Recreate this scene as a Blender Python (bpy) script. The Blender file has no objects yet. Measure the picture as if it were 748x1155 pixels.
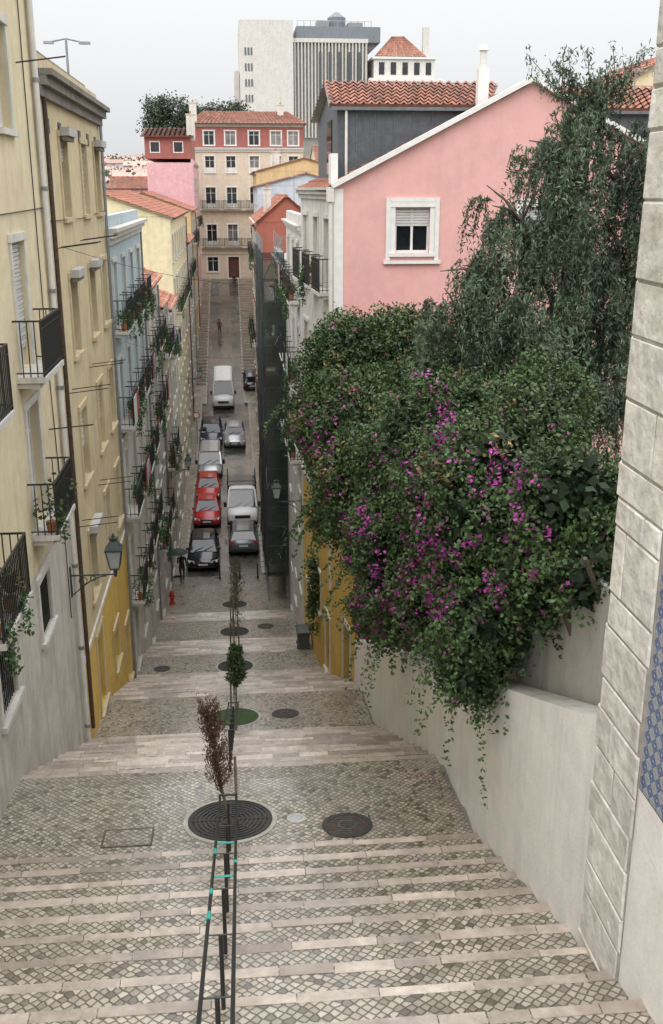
import bpy, math, random
import numpy as np
from mathutils import Vector, Matrix
R=random.Random(11); NR=np.random.RandomState(5)
scene=bpy.context.scene
# ------------------------------------------------------------------ materials
MATS={}
class NT:
    def __init__(s,m):
        m.use_nodes=True; s.t=m.node_tree; s.t.nodes.clear()
    def n(s,ty,**k):
        nd=s.t.nodes.new(ty)
        for a,v in k.items():
            if a.startswith('i_'):
                key=a[2:]; key=int(key) if key.isdigit() else key.replace('_',' ')
                if hasattr(v,'is_output'): s.t.links.new(v,nd.inputs[key])
                else: nd.inputs[key].default_value=v
            else: setattr(nd,a,v)
        return nd
    def math(s,op,a,b=0.5,clamp=False):
        nd=s.n('ShaderNodeMath',operation=op,use_clamp=clamp)
        for i,v in enumerate((a,b)):
            if hasattr(v,'is_output'): s.t.links.new(v,nd.inputs[i])
            else: nd.inputs[i].default_value=v
        return nd.outputs[0]
    def mix(s,f,a,b,bt='MIX'):
        nd=s.n('ShaderNodeMix',data_type='RGBA',blend_type=bt)
        for i,v in ((0,f),(6,a),(7,b)):
            if hasattr(v,'is_output'): s.t.links.new(v,nd.inputs[i])
            else:
                if i and len(v)==3: v=(*v,1)
                nd.inputs[i].default_value=v
        return nd.outputs[2]
    def ramp(s,f,stops):
        nd=s.n('ShaderNodeValToRGB'); s.t.links.new(f,nd.inputs[0])
        e=nd.color_ramp.elements
        while len(e)<len(stops): e.new(.5)
        for i,(p,c) in enumerate(stops):
            e[i].position=p; e[i].color=(c,c,c,1) if not hasattr(c,'__len__') else (*c,1)
        return nd.outputs[0]
def finish(nt,col,rough=.8,metal=0.,bump=None,bstr=.3,bdist=.02,spec=.5,coat=0.,coatr=.2):
    b=nt.n('ShaderNodeBsdfPrincipled')
    at=nt.n('ShaderNodeAttribute',attribute_name='tint')
    c=nt.n('ShaderNodeVectorMath',operation='SCALE'); nt.t.links.new(col,c.inputs[0]); nt.t.links.new(at.outputs['Fac'],c.inputs['Scale'])
    nt.t.links.new(c.outputs[0],b.inputs['Base Color'])
    if hasattr(rough,'is_output'): nt.t.links.new(rough,b.inputs['Roughness'])
    else: b.inputs['Roughness'].default_value=rough
    b.inputs['Metallic'].default_value=metal; b.inputs['Specular IOR Level'].default_value=spec
    if hasattr(coat,'is_output'): nt.t.links.new(coat,b.inputs['Coat Weight'])
    else: b.inputs['Coat Weight'].default_value=coat
    b.inputs['Coat Roughness'].default_value=coatr
    if bump is not None:
        bm=nt.n('ShaderNodeBump',i_Strength=bstr,i_Distance=bdist,i_Height=bump); nt.t.links.new(bm.outputs[0],b.inputs['Normal'])
    o=nt.n('ShaderNodeOutputMaterial'); nt.t.links.new(b.outputs[0],o.inputs[0]); return b
def M(name,col,rough=.7,var=.15,scale=4,metal=0.,bump=.0,bscale=30,spec=.5,streak=0.,patch=0.,patchcol=None,plain=False,coat=0.):
    m=bpy.data.materials.new(name); nt=NT(m)
    if plain:
        rgb=nt.n('ShaderNodeRGB'); rgb.outputs[0].default_value=(*col,1); finish(nt,rgb.outputs[0],rough,metal,None,spec=spec); MATS[name]=m; return name
    tc=nt.n('ShaderNodeTexCoord').outputs['Object']
    no=nt.n('ShaderNodeTexNoise',i_Vector=tc,i_Scale=scale,i_Detail=4.,i_Roughness=.65).outputs[0]
    f=nt.ramp(no,[(.25,1-var*1.6),(.75,1+var)])
    c=nt.mix(1.,(*col,1),f,'MULTIPLY')
    if patch:
        p=nt.n('ShaderNodeTexNoise',i_Vector=tc,i_Scale=.7,i_Detail=6.,i_Roughness=.62).outputs[0]
        pf=nt.ramp(p,[(.5,0.),(.62,patch)])
        c=nt.mix(pf,c,patchcol or tuple(x*.6 for x in col))
    if streak:
        mp=nt.n('ShaderNodeMapping',i_Vector=tc); mp.inputs['Scale'].default_value=(2.2,2.2,.2)
        s=nt.n('ShaderNodeTexNoise',i_Vector=mp.outputs[0],i_Scale=1.3,i_Detail=5.,i_Roughness=.7).outputs[0]
        sf=nt.ramp(s,[(.5,0.),(.78,streak)])
        c=nt.mix(sf,c,tuple(x*.35+.01 for x in col))
    bp=None
    if bump: bp=nt.n('ShaderNodeTexNoise',i_Vector=tc,i_Scale=float(bscale),i_Detail=3.).outputs[0]
    finish(nt,c,rough,metal,bp,bump,.03,spec,coat); MATS[name]=m; return name
def plaster(name,col,streak=.45,patch=.35,var=.1): return M(name,col,.85,var,3,bump=.25,bscale=25,streak=streak,patch=patch,patchcol=tuple(x*.72 for x in col))
def cobble(name,lo,hi,gap,scale,rot=45,rand=.35,rough=.42,stain=.5):
    m=bpy.data.materials.new(name); nt=NT(m)
    tc=nt.n('ShaderNodeTexCoord').outputs['Object']
    mp=nt.n('ShaderNodeMapping',i_Vector=tc); mp.inputs['Scale'].default_value=(1,1,0); mp.inputs['Rotation'].default_value=(0,0,math.radians(rot))
    wob=nt.n('ShaderNodeTexNoise',i_Vector=mp.outputs[0],i_Scale=.9,i_Detail=1.)
    ad=nt.n('ShaderNodeVectorMath',operation='MULTIPLY_ADD'); nt.t.links.new(wob.outputs['Color'],ad.inputs[0]); ad.inputs[1].default_value=(.22,.22,0); nt.t.links.new(mp.outputs[0],ad.inputs[2])
    V=ad.outputs[0]
    ve=nt.n('ShaderNodeTexVoronoi',voronoi_dimensions='2D',feature='DISTANCE_TO_EDGE',i_Vector=V,i_Scale=scale,i_Randomness=rand).outputs['Distance']
    vc=nt.n('ShaderNodeTexVoronoi',voronoi_dimensions='2D',feature='F1',i_Vector=V,i_Scale=scale,i_Randomness=rand).outputs['Color']
    sep=nt.n('ShaderNodeSeparateColor',i_0=vc).outputs[0]
    stone=nt.ramp(sep,[(0.,tuple(.4*a for a in lo)),(.14,lo),(.5,tuple(.5*a+.5*b for a,b in zip(lo,hi))),(1.,hi)])
    big=nt.n('ShaderNodeTexNoise',i_Vector=tc,i_Scale=.55,i_Detail=6.,i_Roughness=.72).outputs[0]
    stone=nt.mix(nt.ramp(big,[(.42,0.),(.7,stain)]),stone,tuple(.5*a for a in lo))
    edge=nt.ramp(ve,[(.03,0.),(.16,1.)])
    c=nt.mix(edge,(*gap,1),stone)
    wet=nt.n('ShaderNodeTexNoise',i_Vector=tc,i_Scale=.8,i_Detail=4.).outputs[0]
    rg=nt.ramp(wet,[(.35,max(.12,rough-.22)),(.65,rough+.12)]); cw=nt.ramp(wet,[(.38,.95),(.68,.3)])
    finish(nt,c,rg,0,nt.ramp(ve,[(.0,0.),(.2,1.)]),.35,.012,.5,cw,.16); MATS[name]=m; return name
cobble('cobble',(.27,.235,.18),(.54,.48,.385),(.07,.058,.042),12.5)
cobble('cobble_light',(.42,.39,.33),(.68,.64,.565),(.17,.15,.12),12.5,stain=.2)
M('nosing',(.46,.385,.32),.42,.25,5,bump=.3,bscale=18,patch=.6,patchcol=(.28,.22,.17),coat=.5)
M('limestone',(.5,.47,.41),.6,.2,4,bump=.3,bscale=18,streak=.5)
M('kerb',(.38,.36,.32),.5,.2,4,coat=.3)
def asphalt():
    m=bpy.data.materials.new('asphalt'); nt=NT(m); tc=nt.n('ShaderNodeTexCoord').outputs['Object']
    a=nt.n('ShaderNodeTexNoise',i_Vector=tc,i_Scale=.45,i_Detail=5.,i_Roughness=.6).outputs[0]
    g=nt.n('ShaderNodeTexNoise',i_Vector=tc,i_Scale=30.,i_Detail=2.).outputs[0]
    c=nt.ramp(a,[(.3,(.045,.044,.042)),(.7,(.12,.105,.085))])
    finish(nt,c,nt.ramp(a,[(.42,.15),(.62,.4)]),0,g,.1,.01,.5,nt.ramp(a,[(.4,1.),(.6,.4)]),.08); MATS['asphalt']=m
asphalt()
M('ground',(.12,.13,.08),.9,.3,.05)
M('soil',(.07,.055,.035),.95,.4,6,bump=.5); M('moss',(.05,.1,.03),.95,.4,14,bump=.6)
M('iron',(.018,.02,.02),.45,.2,10,plain=True); M('iron_grate',(.04,.04,.038),.5,.3,12,metal=.5)
M('rust',(.07,.045,.03),.7,.4,10)
def glass(name,col,rough=.06):
    M(name,col,rough,.5,.9,spec=.7)
glass('glass_dark',(.018,.022,.026)); glass('glass_curtain',(.22,.21,.2),.25); glass('car_glass',(.012,.014,.016),.04)
M('white_frame',(.74,.72,.69),.5,.08,5); M('green_paint',(.03,.09,.06),.5,.2,5); M('brown_wood',(.12,.05,.03),.6,.3,6)
M('shutter',(.57,.56,.53),.6,.1,3); M('trim',(.62,.60,.54),.75,.12,4,streak=.5); M('trim_yellow',(.55,.45,.28),.8,.12,4,streak=.5)
plaster('cream',(.70,.60,.40),.3,.3,.08); plaster('cream2',(.61,.50,.31),.45,.4)
plaster('white_dirty',(.56,.525,.455),.65,.7); plaster('white_wall',(.80,.775,.73),.28,.3,.06)
plaster('yellow',(.66,.44,.1),.5,.5); plaster('pale_yellow',(.72,.65,.42),.3,.25); plaster('blue_wall',(.44,.53,.565),.45,.35)
plaster('white_plaster',(.64,.61,.555),.55,.4); plaster('peach',(.66,.51,.38),.4,.35); plaster('pink',(.72,.40,.37),.12,.2,.05)
plaster('pink_strong',(.68,.40,.42),.3,.2); plaster('red_wall',(.33,.11,.075),.4,.3); plaster('grey_wall',(.33,.32,.29),.7,.6)
plaster('far_peach',(.64,.54,.43),.25,.2); plaster('far_white',(.62,.60,.56),.35,.25); plaster('ochre',(.6,.46,.24),.4,.3)
plaster('red_attic',(.34,.12,.1),.2,.2); plaster('pale_blue',(.5,.55,.6),.3,.2); plaster('cornice',(.24,.22,.185),.8,.7)
M('tile',(.36,.14,.09),.75,.35,3,bump=.3,patch=.6,patchcol=(.19,.095,.065)); M('slate',(.085,.095,.105),.6,.25,5,bump=.3,bscale=9,streak=.4)
M('tile_haze',(.40,.26,.22),.8,.2,1); M('haze_white',(.62,.62,.63),.9,.1,.3); M('haze_glass',(.34,.36,.38),.6,.1,.3)  # distance haze painted in: paled roof, wall and window colours for the far city
M('rib_conc',(.30,.285,.26),.8,.15,1,streak=.4); M('metal_grey',(.3,.31,.32),.4,.15,6,metal=.6); M('plank',(.25,.17,.09),.8,.3,4)
M('pvc_white',(.66,.64,.6),.5,.1,4); M('terracotta',(.36,.14,.07),.8,.2,5); M('turquoise',(.04,.36,.31),.6,.15,6)
M('bark',(.10,.08,.06),.9,.3,8,bump=.6,bscale=15); M('bark_light',(.2,.16,.12),.9,.3,8)
M('paint_white',(.75,.75,.74),.25,.04,2,spec=.6); M('paint_black',(.012,.013,.016),.12,.1,2,spec=.7); M('paint_red',(.45,.02,.02),.2,.05,2,spec=.6)
M('paint_grey',(.16,.17,.18),.25,.05,2,spec=.6,metal=.3); M('paint_darkblue',(.02,.03,.05),.15,.05,2,spec=.7); M('paint_silver',(.45,.46,.47),.25,.05,2,spec=.6,metal=.4)
M('rubber',(.02,.02,.02),.8,.2,6); M('plastic_black',(.025,.025,.027),.5,.15,6); M('lamp_clear',(.7,.7,.68),.1,.05,3,spec=.8); M('tail_red',(.45,.01,.01),.2,.05,3)
M('plate',(.7,.7,.66),.5,.03,3); M('hub',(.35,.35,.36),.3,.05,3,metal=.7); M('hydrant_red',(.42,.03,.02),.4,.1,5)
M('bin_grey',(.06,.065,.065),.5,.2,6); M('lantern_glass',(.35,.38,.36),.15,.1,5,spec=.8); M('lantern_green',(.03,.05,.045),.5,.2,8)
M('umbrella_cloth',(.02,.045,.035),.6,.1,5); M('skin',(.45,.27,.19),.6,.05,5); M('hair',(.03,.02,.015),.7,.2,30)
M('cloth_a',(.5,.5,.48),.9,.1,6); M('cloth_b',(.1,.13,.25),.9,.1,6); M('cloth_c',(.4,.08,.07),.9,.1,6)
for nm,c in (('leaf',(.052,.088,.03)),('leaf_shade',(.018,.032,.013)),('leaf_pepper',(.085,.118,.072)),('leaf_far',(.06,.08,.05)),('leaf_brown',(.12,.065,.045)),('flower',(.40,.06,.30)),('leaf_plant',(.05,.12,.033)),('leaf_dry',(.15,.11,.05))):
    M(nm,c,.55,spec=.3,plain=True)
M('limestone_w',(.66,.635,.585),.75,.22,5,bump=.9,bscale=8,patch=.7,patchcol=(.42,.37,.3),streak=.35); M('mortar',(.26,.235,.2),.9,.2,8)
def azulejo():
    m=bpy.data.materials.new('azulejo'); nt=NT(m); tc=nt.n('ShaderNodeTexCoord').outputs['Object']
    sp=nt.n('ShaderNodeSeparateXYZ',i_0=tc)
    def cell(o):
        x=nt.math('MULTIPLY',o,1/.14); fr=nt.math('FRACT',x); return nt.math('ABSOLUTE',nt.math('SUBTRACT',fr,.5))
    a=cell(sp.outputs[1]); b=cell(sp.outputs[2])
    d=nt.math('ADD',a,b); dia=nt.math('ABSOLUTE',nt.math('SUBTRACT',d,.42))
    r=nt.math('SQRT',nt.math('ADD',nt.math('MULTIPLY',a,a),nt.math('MULTIPLY',b,b))); rr=nt.math('ABSOLUTE',nt.math('SUBTRACT',r,.18))
    mn=nt.math('MINIMUM',dia,rr); f=nt.ramp(mn,[(.06,0.),(.11,1.)])
    c=nt.mix(f,(.09,.135,.28),(.36,.38,.42))
    mx=nt.math('MAXIMUM',a,b); c=nt.mix(nt.ramp(mx,[(.465,0.),(.48,1.)]),c,(.25,.24,.22))
    finish(nt,c,.25,0,None); MATS['azulejo']=m
azulejo()
def net():
    m=bpy.data.materials.new('net'); nt=NT(m); tc=nt.n('ShaderNodeTexCoord').outputs['Object']
    no=nt.n('ShaderNodeTexNoise',i_Vector=tc,i_Scale=1.2,i_Detail=5.).outputs[0]
    c=nt.ramp(no,[(.3,(.012,.02,.018)),(.7,(.03,.045,.04))])
    b=finish(nt,c,.9); tr=nt.n('ShaderNodeBsdfTransparent'); mx=nt.n('ShaderNodeMixShader'); mx.inputs[0].default_value=.25
    nt.t.links.new(b.outputs[0],mx.inputs[1]); nt.t.links.new(tr.outputs[0],mx.inputs[2])
    o=[n for n in nt.t.nodes if n.type=='OUTPUT_MATERIAL'][0]; nt.t.links.new(mx.outputs[0],o.inputs[0]); MATS['net']=m
net()
# ------------------------------------------------------------------ mesh builder
Z=Vector((0,0,1))
class MB:
    def __init__(s): s.v=[];s.f=[];s.m=[];s.t=[];s.M=None
    def add(s,vs,fs,mat,t=1.):
        b=len(s.v)
        for p in vs:
            p=Vector(p)
            if s.M: p=s.M@p
            s.v.append(tuple(p))
        for f in fs: s.f.append(tuple(b+i for i in f)); s.m.append(mat); s.t.append(t)
    def poly(s,pts,mat,t=1.): s.add(pts,[tuple(range(len(pts)))],mat,t)
    def box(s,x0,x1,y0,y1,z0,z1,mat,t=1.):
        s.add([(x0,y0,z0),(x1,y0,z0),(x1,y1,z0),(x0,y1,z0),(x0,y0,z1),(x1,y0,z1),(x1,y1,z1),(x0,y1,z1)],
              [(0,3,2,1),(4,5,6,7),(0,1,5,4),(1,2,6,5),(2,3,7,6),(3,0,4,7)],mat,t)
    def fbox(s,fr,u0,u1,v0,v1,n0,n1,mat,t=1.):
        P=fr.p
        s.add([P(u0,v0,n1),P(u1,v0,n1),P(u1,v0,n0),P(u0,v0,n0),P(u0,v1,n1),P(u1,v1,n1),P(u1,v1,n0),P(u0,v1,n0)],
              [(0,3,2,1),(4,5,6,7),(0,1,5,4),(1,2,6,5),(2,3,7,6),(3,0,4,7)],mat,t)
    def tube(s,a,b,r0,r1,mat,n=8,t=1.,cap=True,rot=0.):
        a=Vector(a);b=Vector(b);d=(b-a)
        if d.length<1e-6: return
        d.normalize(); x=d.orthogonal().normalized() if abs(d.z)<.999 else Vector((1,0,0)); y=d.cross(x)
        vs=[];
        for c,r in ((a,r0),(b,r1)):
            for i in range(n):
                q=rot+2*math.pi*i/n; vs.append(c+(x*math.cos(q)+y*math.sin(q))*r)
        fs=[(i,(i+1)%n,n+(i+1)%n,n+i) for i in range(n)]
        if cap: fs+= [tuple(range(n-1,-1,-1)),tuple(range(n,2*n))]
        s.add(vs,fs,mat,t)
    def path(s,pts,r,mat,n=6,r1=None):
        k=len(pts)-1
        for i in range(k):
            ra=r if r1 is None else r+(r1-r)*i/k; rb=r if r1 is None else r+(r1-r)*(i+1)/k
            s.tube(pts[i],pts[i+1],ra,rb,mat,n)
    def beam(s,a,b,w,h,mat,t=1.):
        a=Vector(a);b=Vector(b);d=(b-a).normalized(); sd=d.cross(Z).normalized(); up=sd.cross(d)
        vs=[c+sd*(i*w/2)+up*(j*h/2) for c in (a,b) for i,j in ((-1,-1),(1,-1),(1,1),(-1,1))]
        s.add(vs,[(0,1,5,4),(1,2,6,5),(2,3,7,6),(3,0,4,7),(3,2,1,0),(4,5,6,7)],mat,t)
    def loft(s,rings,mat,t=1.,cap=True):
        n=len(rings[0]); vs=[p for r in rings for p in r]
        fs=[(i*n+j,i*n+(j+1)%n,(i+1)*n+(j+1)%n,(i+1)*n+j) for i in range(len(rings)-1) for j in range(n)]
        if cap: fs+=[tuple(range(n-1,-1,-1)),tuple((len(rings)-1)*n+j for j in range(n))]
        s.add(vs,fs,mat,t)
    def obj(s,name,org=None,parent=None,smooth=False):
        if not s.v: return None
        V=np.array(s.v,dtype=float)
        if org is None: org=Vector(((V[:,0].min()+V[:,0].max())/2,(V[:,1].min()+V[:,1].max())/2,V[:,2].min()))
        V-=np.array(org)
        me=bpy.data.meshes.new(name); me.from_pydata(V.tolist(),[],s.f)
        names=[]; idx=[]; lut={}
        for q in s.m:
            if q not in lut: lut[q]=len(names); names.append(q)
            idx.append(lut[q])
        for q in names: me.materials.append(MATS[q])
        me.polygons.foreach_set('material_index',idx)
        at=me.attributes.new('tint','FLOAT','FACE'); at.data.foreach_set('value',s.t)
        if smooth: me.polygons.foreach_set('use_smooth',[True]*len(s.f))
        me.update(); o=bpy.data.objects.new(name,me); scene.collection.objects.link(o)
        if parent: o.parent=parent
        else: o.location=org
        return o
class Fr:
    def __init__(s,O,U,N): s.O=Vector(O);s.U=Vector(U).normalized();s.N=Vector(N).normalized()
    def p(s,u,v,n): return s.O+s.U*u+Z*v+s.N*n
class Grp:
    def __init__(s,name): s.name=name;s.parts={}
    def __getitem__(s,k):
        if k not in s.parts: s.parts[k]=MB()
        return s.parts[k]
    def done(s,smooth=()):
        V=np.array([v for p in s.parts.values() for v in p.v])
        org=Vector(((V[:,0].min()+V[:,0].max())/2,(V[:,1].min()+V[:,1].max())/2,V[:,2].min()))
        e=bpy.data.objects.new(s.name,None); e.empty_display_size=.3; scene.collection.objects.link(e); e.location=org
        for k,p in s.parts.items(): p.obj(k,org,e,k in smooth)
        return e
def leaves(mb,C,L,W,mat,tint,down=None):
    n=len(C); a=NR.normal(size=(n,3)); 
    if down is not None: a=a*.45+down
    a/=np.linalg.norm(a,axis=1)[:,None]; b=np.cross(a,NR.normal(size=(n,3))); b/=np.linalg.norm(b,axis=1)[:,None]
    L=(L*(.7+.6*NR.rand(n)))[:,None]; W=(W*(.7+.6*NR.rand(n)))[:,None]
    V=np.stack([C-a*L/2,C+b*W/2-a*L*.05,C+a*L/2,C-b*W/2-a*L*.05],1).reshape(-1,3)
    base=len(mb.v)
    mb.v.extend(map(tuple,V.tolist()))
    F=(np.arange(n*4).reshape(-1,4)+base).tolist(); mb.f.extend(map(tuple,F)); mb.m.extend([mat]*n); mb.t.extend(list(map(float,tint)))
# ------------------------------------------------------------------ ground profile
SEG=[('F',3,-5.26,12.35,-9.0,15),('L',12.35,-9.0,14.83,-9.3,0),('F',14.83,-9.3,22.6,-13.0,12),('L',22.6,-13.0,25.4,-13.42,0),
     ('F',25.4,-13.42,32.9,-16.4,12),('L',32.9,-16.4,34.8,-16.6,0),('F',34.8,-16.6,40.3,-18.5,9),('L',40.3,-18.5,43,-18.77,0),
     ('F',43,-18.77,46.3,-19.75,6),('L',46.3,-19.75,54,-20.7,0)]
RD=[(54,-20.7),(66,-21.0),(76,-20.8),(85,-20.3),(91,-19.9),(96,-19.4),(101,-18.5),(138,-11.1)]
NODES=[(-6,-5.2),(3,-5.26)]+[(s[3],s[4]) for s in SEG]+RD[1:]+[(142,-11.0)]
def gz(y): return float(np.interp(y,[a for a,b in NODES],[b for a,b in NODES]))
XL,XR=-3.75,3.31
street=Grp('stone_stairs')
st=street['treads']; ns=street['nosing_stones']
for s in SEG:
    k,y0,z0,y1,z1,n=s
    if k=='L':
        st.poly([(-3.9,y0,z0),(3.5,y0,z0),(3.5,y1,z1),(-3.9,y1,z1)],'cobble')
        continue
    dy=(y1-y0)/n; dz=(z0-z1)/n
    for i in range(n):
        ya=y0+i*dy; za=z0-i*dz; yb=ya+dy; r=dz*.6; zb=za-(dz-r)
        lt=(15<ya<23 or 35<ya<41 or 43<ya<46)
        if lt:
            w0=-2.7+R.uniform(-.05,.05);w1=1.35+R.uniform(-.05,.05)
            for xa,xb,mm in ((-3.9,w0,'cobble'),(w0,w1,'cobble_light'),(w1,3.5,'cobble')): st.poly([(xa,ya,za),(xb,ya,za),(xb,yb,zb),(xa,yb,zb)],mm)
        else:
            st.poly([(-3.9,ya,za),(3.5,ya,za),(3.5,yb,zb),(-3.9,yb,zb)],'cobble')
        st.poly([(-3.9,yb,zb),(3.5,yb,zb),(3.5,yb,zb-r),(-3.9,yb,zb-r)],'nosing',.8)
        x=-3.88
        while x<3.45:
            w=R.uniform(.35,1.1); x2=min(x+w,3.48)
            o=R.uniform(-.008,.008); yy=R.uniform(-.014,.014); wd_=(.1 if ya<14 else .14)+R.uniform(-.015,.015)
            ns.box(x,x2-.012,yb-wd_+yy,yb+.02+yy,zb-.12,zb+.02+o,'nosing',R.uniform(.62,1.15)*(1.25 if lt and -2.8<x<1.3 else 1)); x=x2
st.poly([(-3.9,-6,-5.2),(3.5,-6,-5.2),(3.5,3,-5.26),(-3.9,3,-5.26)],'cobble')
for x in (-3.9,3.5):
    pts=[(x,-6,-26)]+[(x,a,b-.35) for a,b in NODES if a<=54]+[(x,54,-26)]
    street['sides'].poly(pts,'white_dirty')
street.done()
rd=MB()
for (a,za),(b,zb) in zip(RD[:-1],RD[1:]):
    rd.poly([(-3.05,a,za),(1.25 if a<96 else .85,a,za),(1.25 if b<=96 else .85,b,zb),(-3.05 if b<=96 else -2.65,b,zb)] if a<96 else [(-2.65,a,za),(.85,a,za),(.85,b,zb),(-2.65,b,zb)],'asphalt')
rd.poly([(-40,138,-11.1),(40,138,-11.1),(40,142,-11.0),(-40,142,-11.0)],'asphalt')
rd.obj('road')
pv=Grp('pavement'); pm=pv['slabs']; pk=pv['kerbstones']
for (a,za),(b,zb) in zip(RD[:-1],RD[1:]):
    xl=-3.05 if a<96 else -2.65; xr=1.25 if a<96 else .85
    for xa,xb in ((-3.9,xl-.14),(xr+.14,4.2)):
        pm.poly([(xa,a,za+.13),(xb,a,za+.13),(xb,b,zb+.13),(xa,b,zb+.13)],'cobble')
    for xa in (xl-.14,xr):
        n=max(1,int((b-a)/1.0))
        for i in range(n):
            t0=i/n;t1=(i+1)/n-.01; p0=a+(b-a)*t0;p1=a+(b-a)*t1;q0=za+(zb-za)*t0;q1=za+(zb-za)*t1
            pk.add([(xa,p0,q0-.1),(xa+.14,p0,q0-.1),(xa+.14,p1,q1-.1),(xa,p1,q1-.1),(xa,p0,q0+.135),(xa+.14,p0,q0+.135),(xa+.14,p1,q1+.135),(xa,p1,q1+.135)],
              [(0,3,2,1),(4,5,6,7),(0,1,5,4),(1,2,6,5),(2,3,7,6),(3,0,4,7)],'kerb',R.uniform(.8,1.15))
y=101.
while y<137:
    z=gz(y+.8)
    for xa,xb in ((-3.9,-2.8),(1.0,4.2)):
        pm.box(xa,xb,y,y+.8,z-.6,z+.16,'cobble',R.uniform(.85,1.05)); pm.box(xa,xb,y-.12,y-.002,z-.6,z+.17,'nosing',.8)
    y+=.92
pv.done()
def terr(x,y):
    b=-24.+max(0,min(1,(y-141)/10))*10.; b+=max(0,min(1,(y-160)/440))*24.+max(0,(y-600))*.004
    if y>150: b+=3*math.sin(x*.011+1)*min(1,(y-150)/300)+2*math.sin(x*.023+y*.01)*min(1,(y-150)/300)
    if x>60 and y>30: b+=min(1,(x-60)/80)*8
    return b
g=MB(); xs=[-2500,-1200,-600]+list(range(-400,401,40))+[600,1200,2500]; ys=[-2500,-800,-100,0,60,120,138,142,150,160]+list(range(200,1001,50))+[1500,3000]
for y in ys:
    for x in xs: g.v.append((x,y,terr(x,y)))
for j in range(len(ys)-1):
    for i in range(len(xs)-1):
        a=j*len(xs)+i; g.f.append((a,a+1,a+1+len(xs),a+len(xs))); g.m.append('ground'); g.t.append(1.)
g.obj('ground',Vector((0,0,0)))
# ------------------------------------------------------------------ roofs/facades
def roof(mb,A,B,C,D,mat='tile',per=.24,amp=.045,row=.4):
    A,B,C,D=map(Vector,(A,B,C,D)); nrm=(B-A).cross(D-A).normalized()
    if nrm.z<0: nrm=-nrm
    nc=max(1,int((B-A).length/per))*4; nr=max(1,int((D-A).length/row))
    for j in range(nr):
        vs=[]
        for k,(t,off) in enumerate(((j/nr,.04),((j+1)/nr,.0))):
            for i in range(nc+1):
                s=i/nc; p=A.lerp(B,s).lerp(D.lerp(C,s),t)+nrm*(off+amp*math.sin(i*math.pi/2)); vs.append(p)
        for i in range(0,nc,4):
            t=R.uniform(.65,1.25)
            k4=min(4,nc-i)
            mb.add(vs[i:i+k4+1]+vs[nc+1+i:nc+1+i+k4+1],[(q,q+1,k4+2+q,k4+1+q) for q in range(k4)],mat,t)
    e=-nrm*.09
    mb.poly([A+e,B+e,C+e,D+e],'trim',.6); mb.poly([A+e,B+e,B+nrm*.03,A+nrm*.03],mat,.5)
PL=MB()
def bush(mb,c,r,n,L=.09,mat='leaf_plant'):
    q=NR.normal(size=(n,3)); q/=np.linalg.norm(q,axis=1)[:,None]; q*= (NR.rand(n)**.5)[:,None]
    C=np.array(c)+q*np.array([r,r,r*.9]); leaves(mb,C,L,L*.6,mat,.5+.9*NR.rand(n))
def rail(mb,fr,u0,u1,v,n1,sp,h=.95,th=.012):
    a,b,c,d=u0,u1,n1-.03,n1
    mb.fbox(fr,a,b,v+h-.03,v+h,c,d,'iron'); mb.fbox(fr,a,b,v+.06,v+.08,c,d,'iron'); mb.fbox(fr,a,b,v+h-.16,v+h-.145,c+.005,d-.005,'iron')
    for u in (u0,u1-.03):
        mb.fbox(fr,u,u+.03,v+h-.03,v+h,0.,n1-.032,'iron'); mb.fbox(fr,u,u+.03,v+.06,v+.08,0.,n1-.032,'iron')
        k=max(2,int(n1/sp))
        for i in range(1,k): 
            q=i*n1/k; mb.fbox(fr,u+.015-th,u+.015+th,v,v+h-.03,q-th,q+th,'iron')
    k=int((u1-u0)/sp)
    for i in range(k+1):
        q=u0+.015+(u1-u0-.03)*i/k; w=th*1.6 if i in(0,k) else th
        mb.fbox(fr,q-w,q+w,v,v+h-.031,n1-.015-w,n1-.015+w,'iron')
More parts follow.
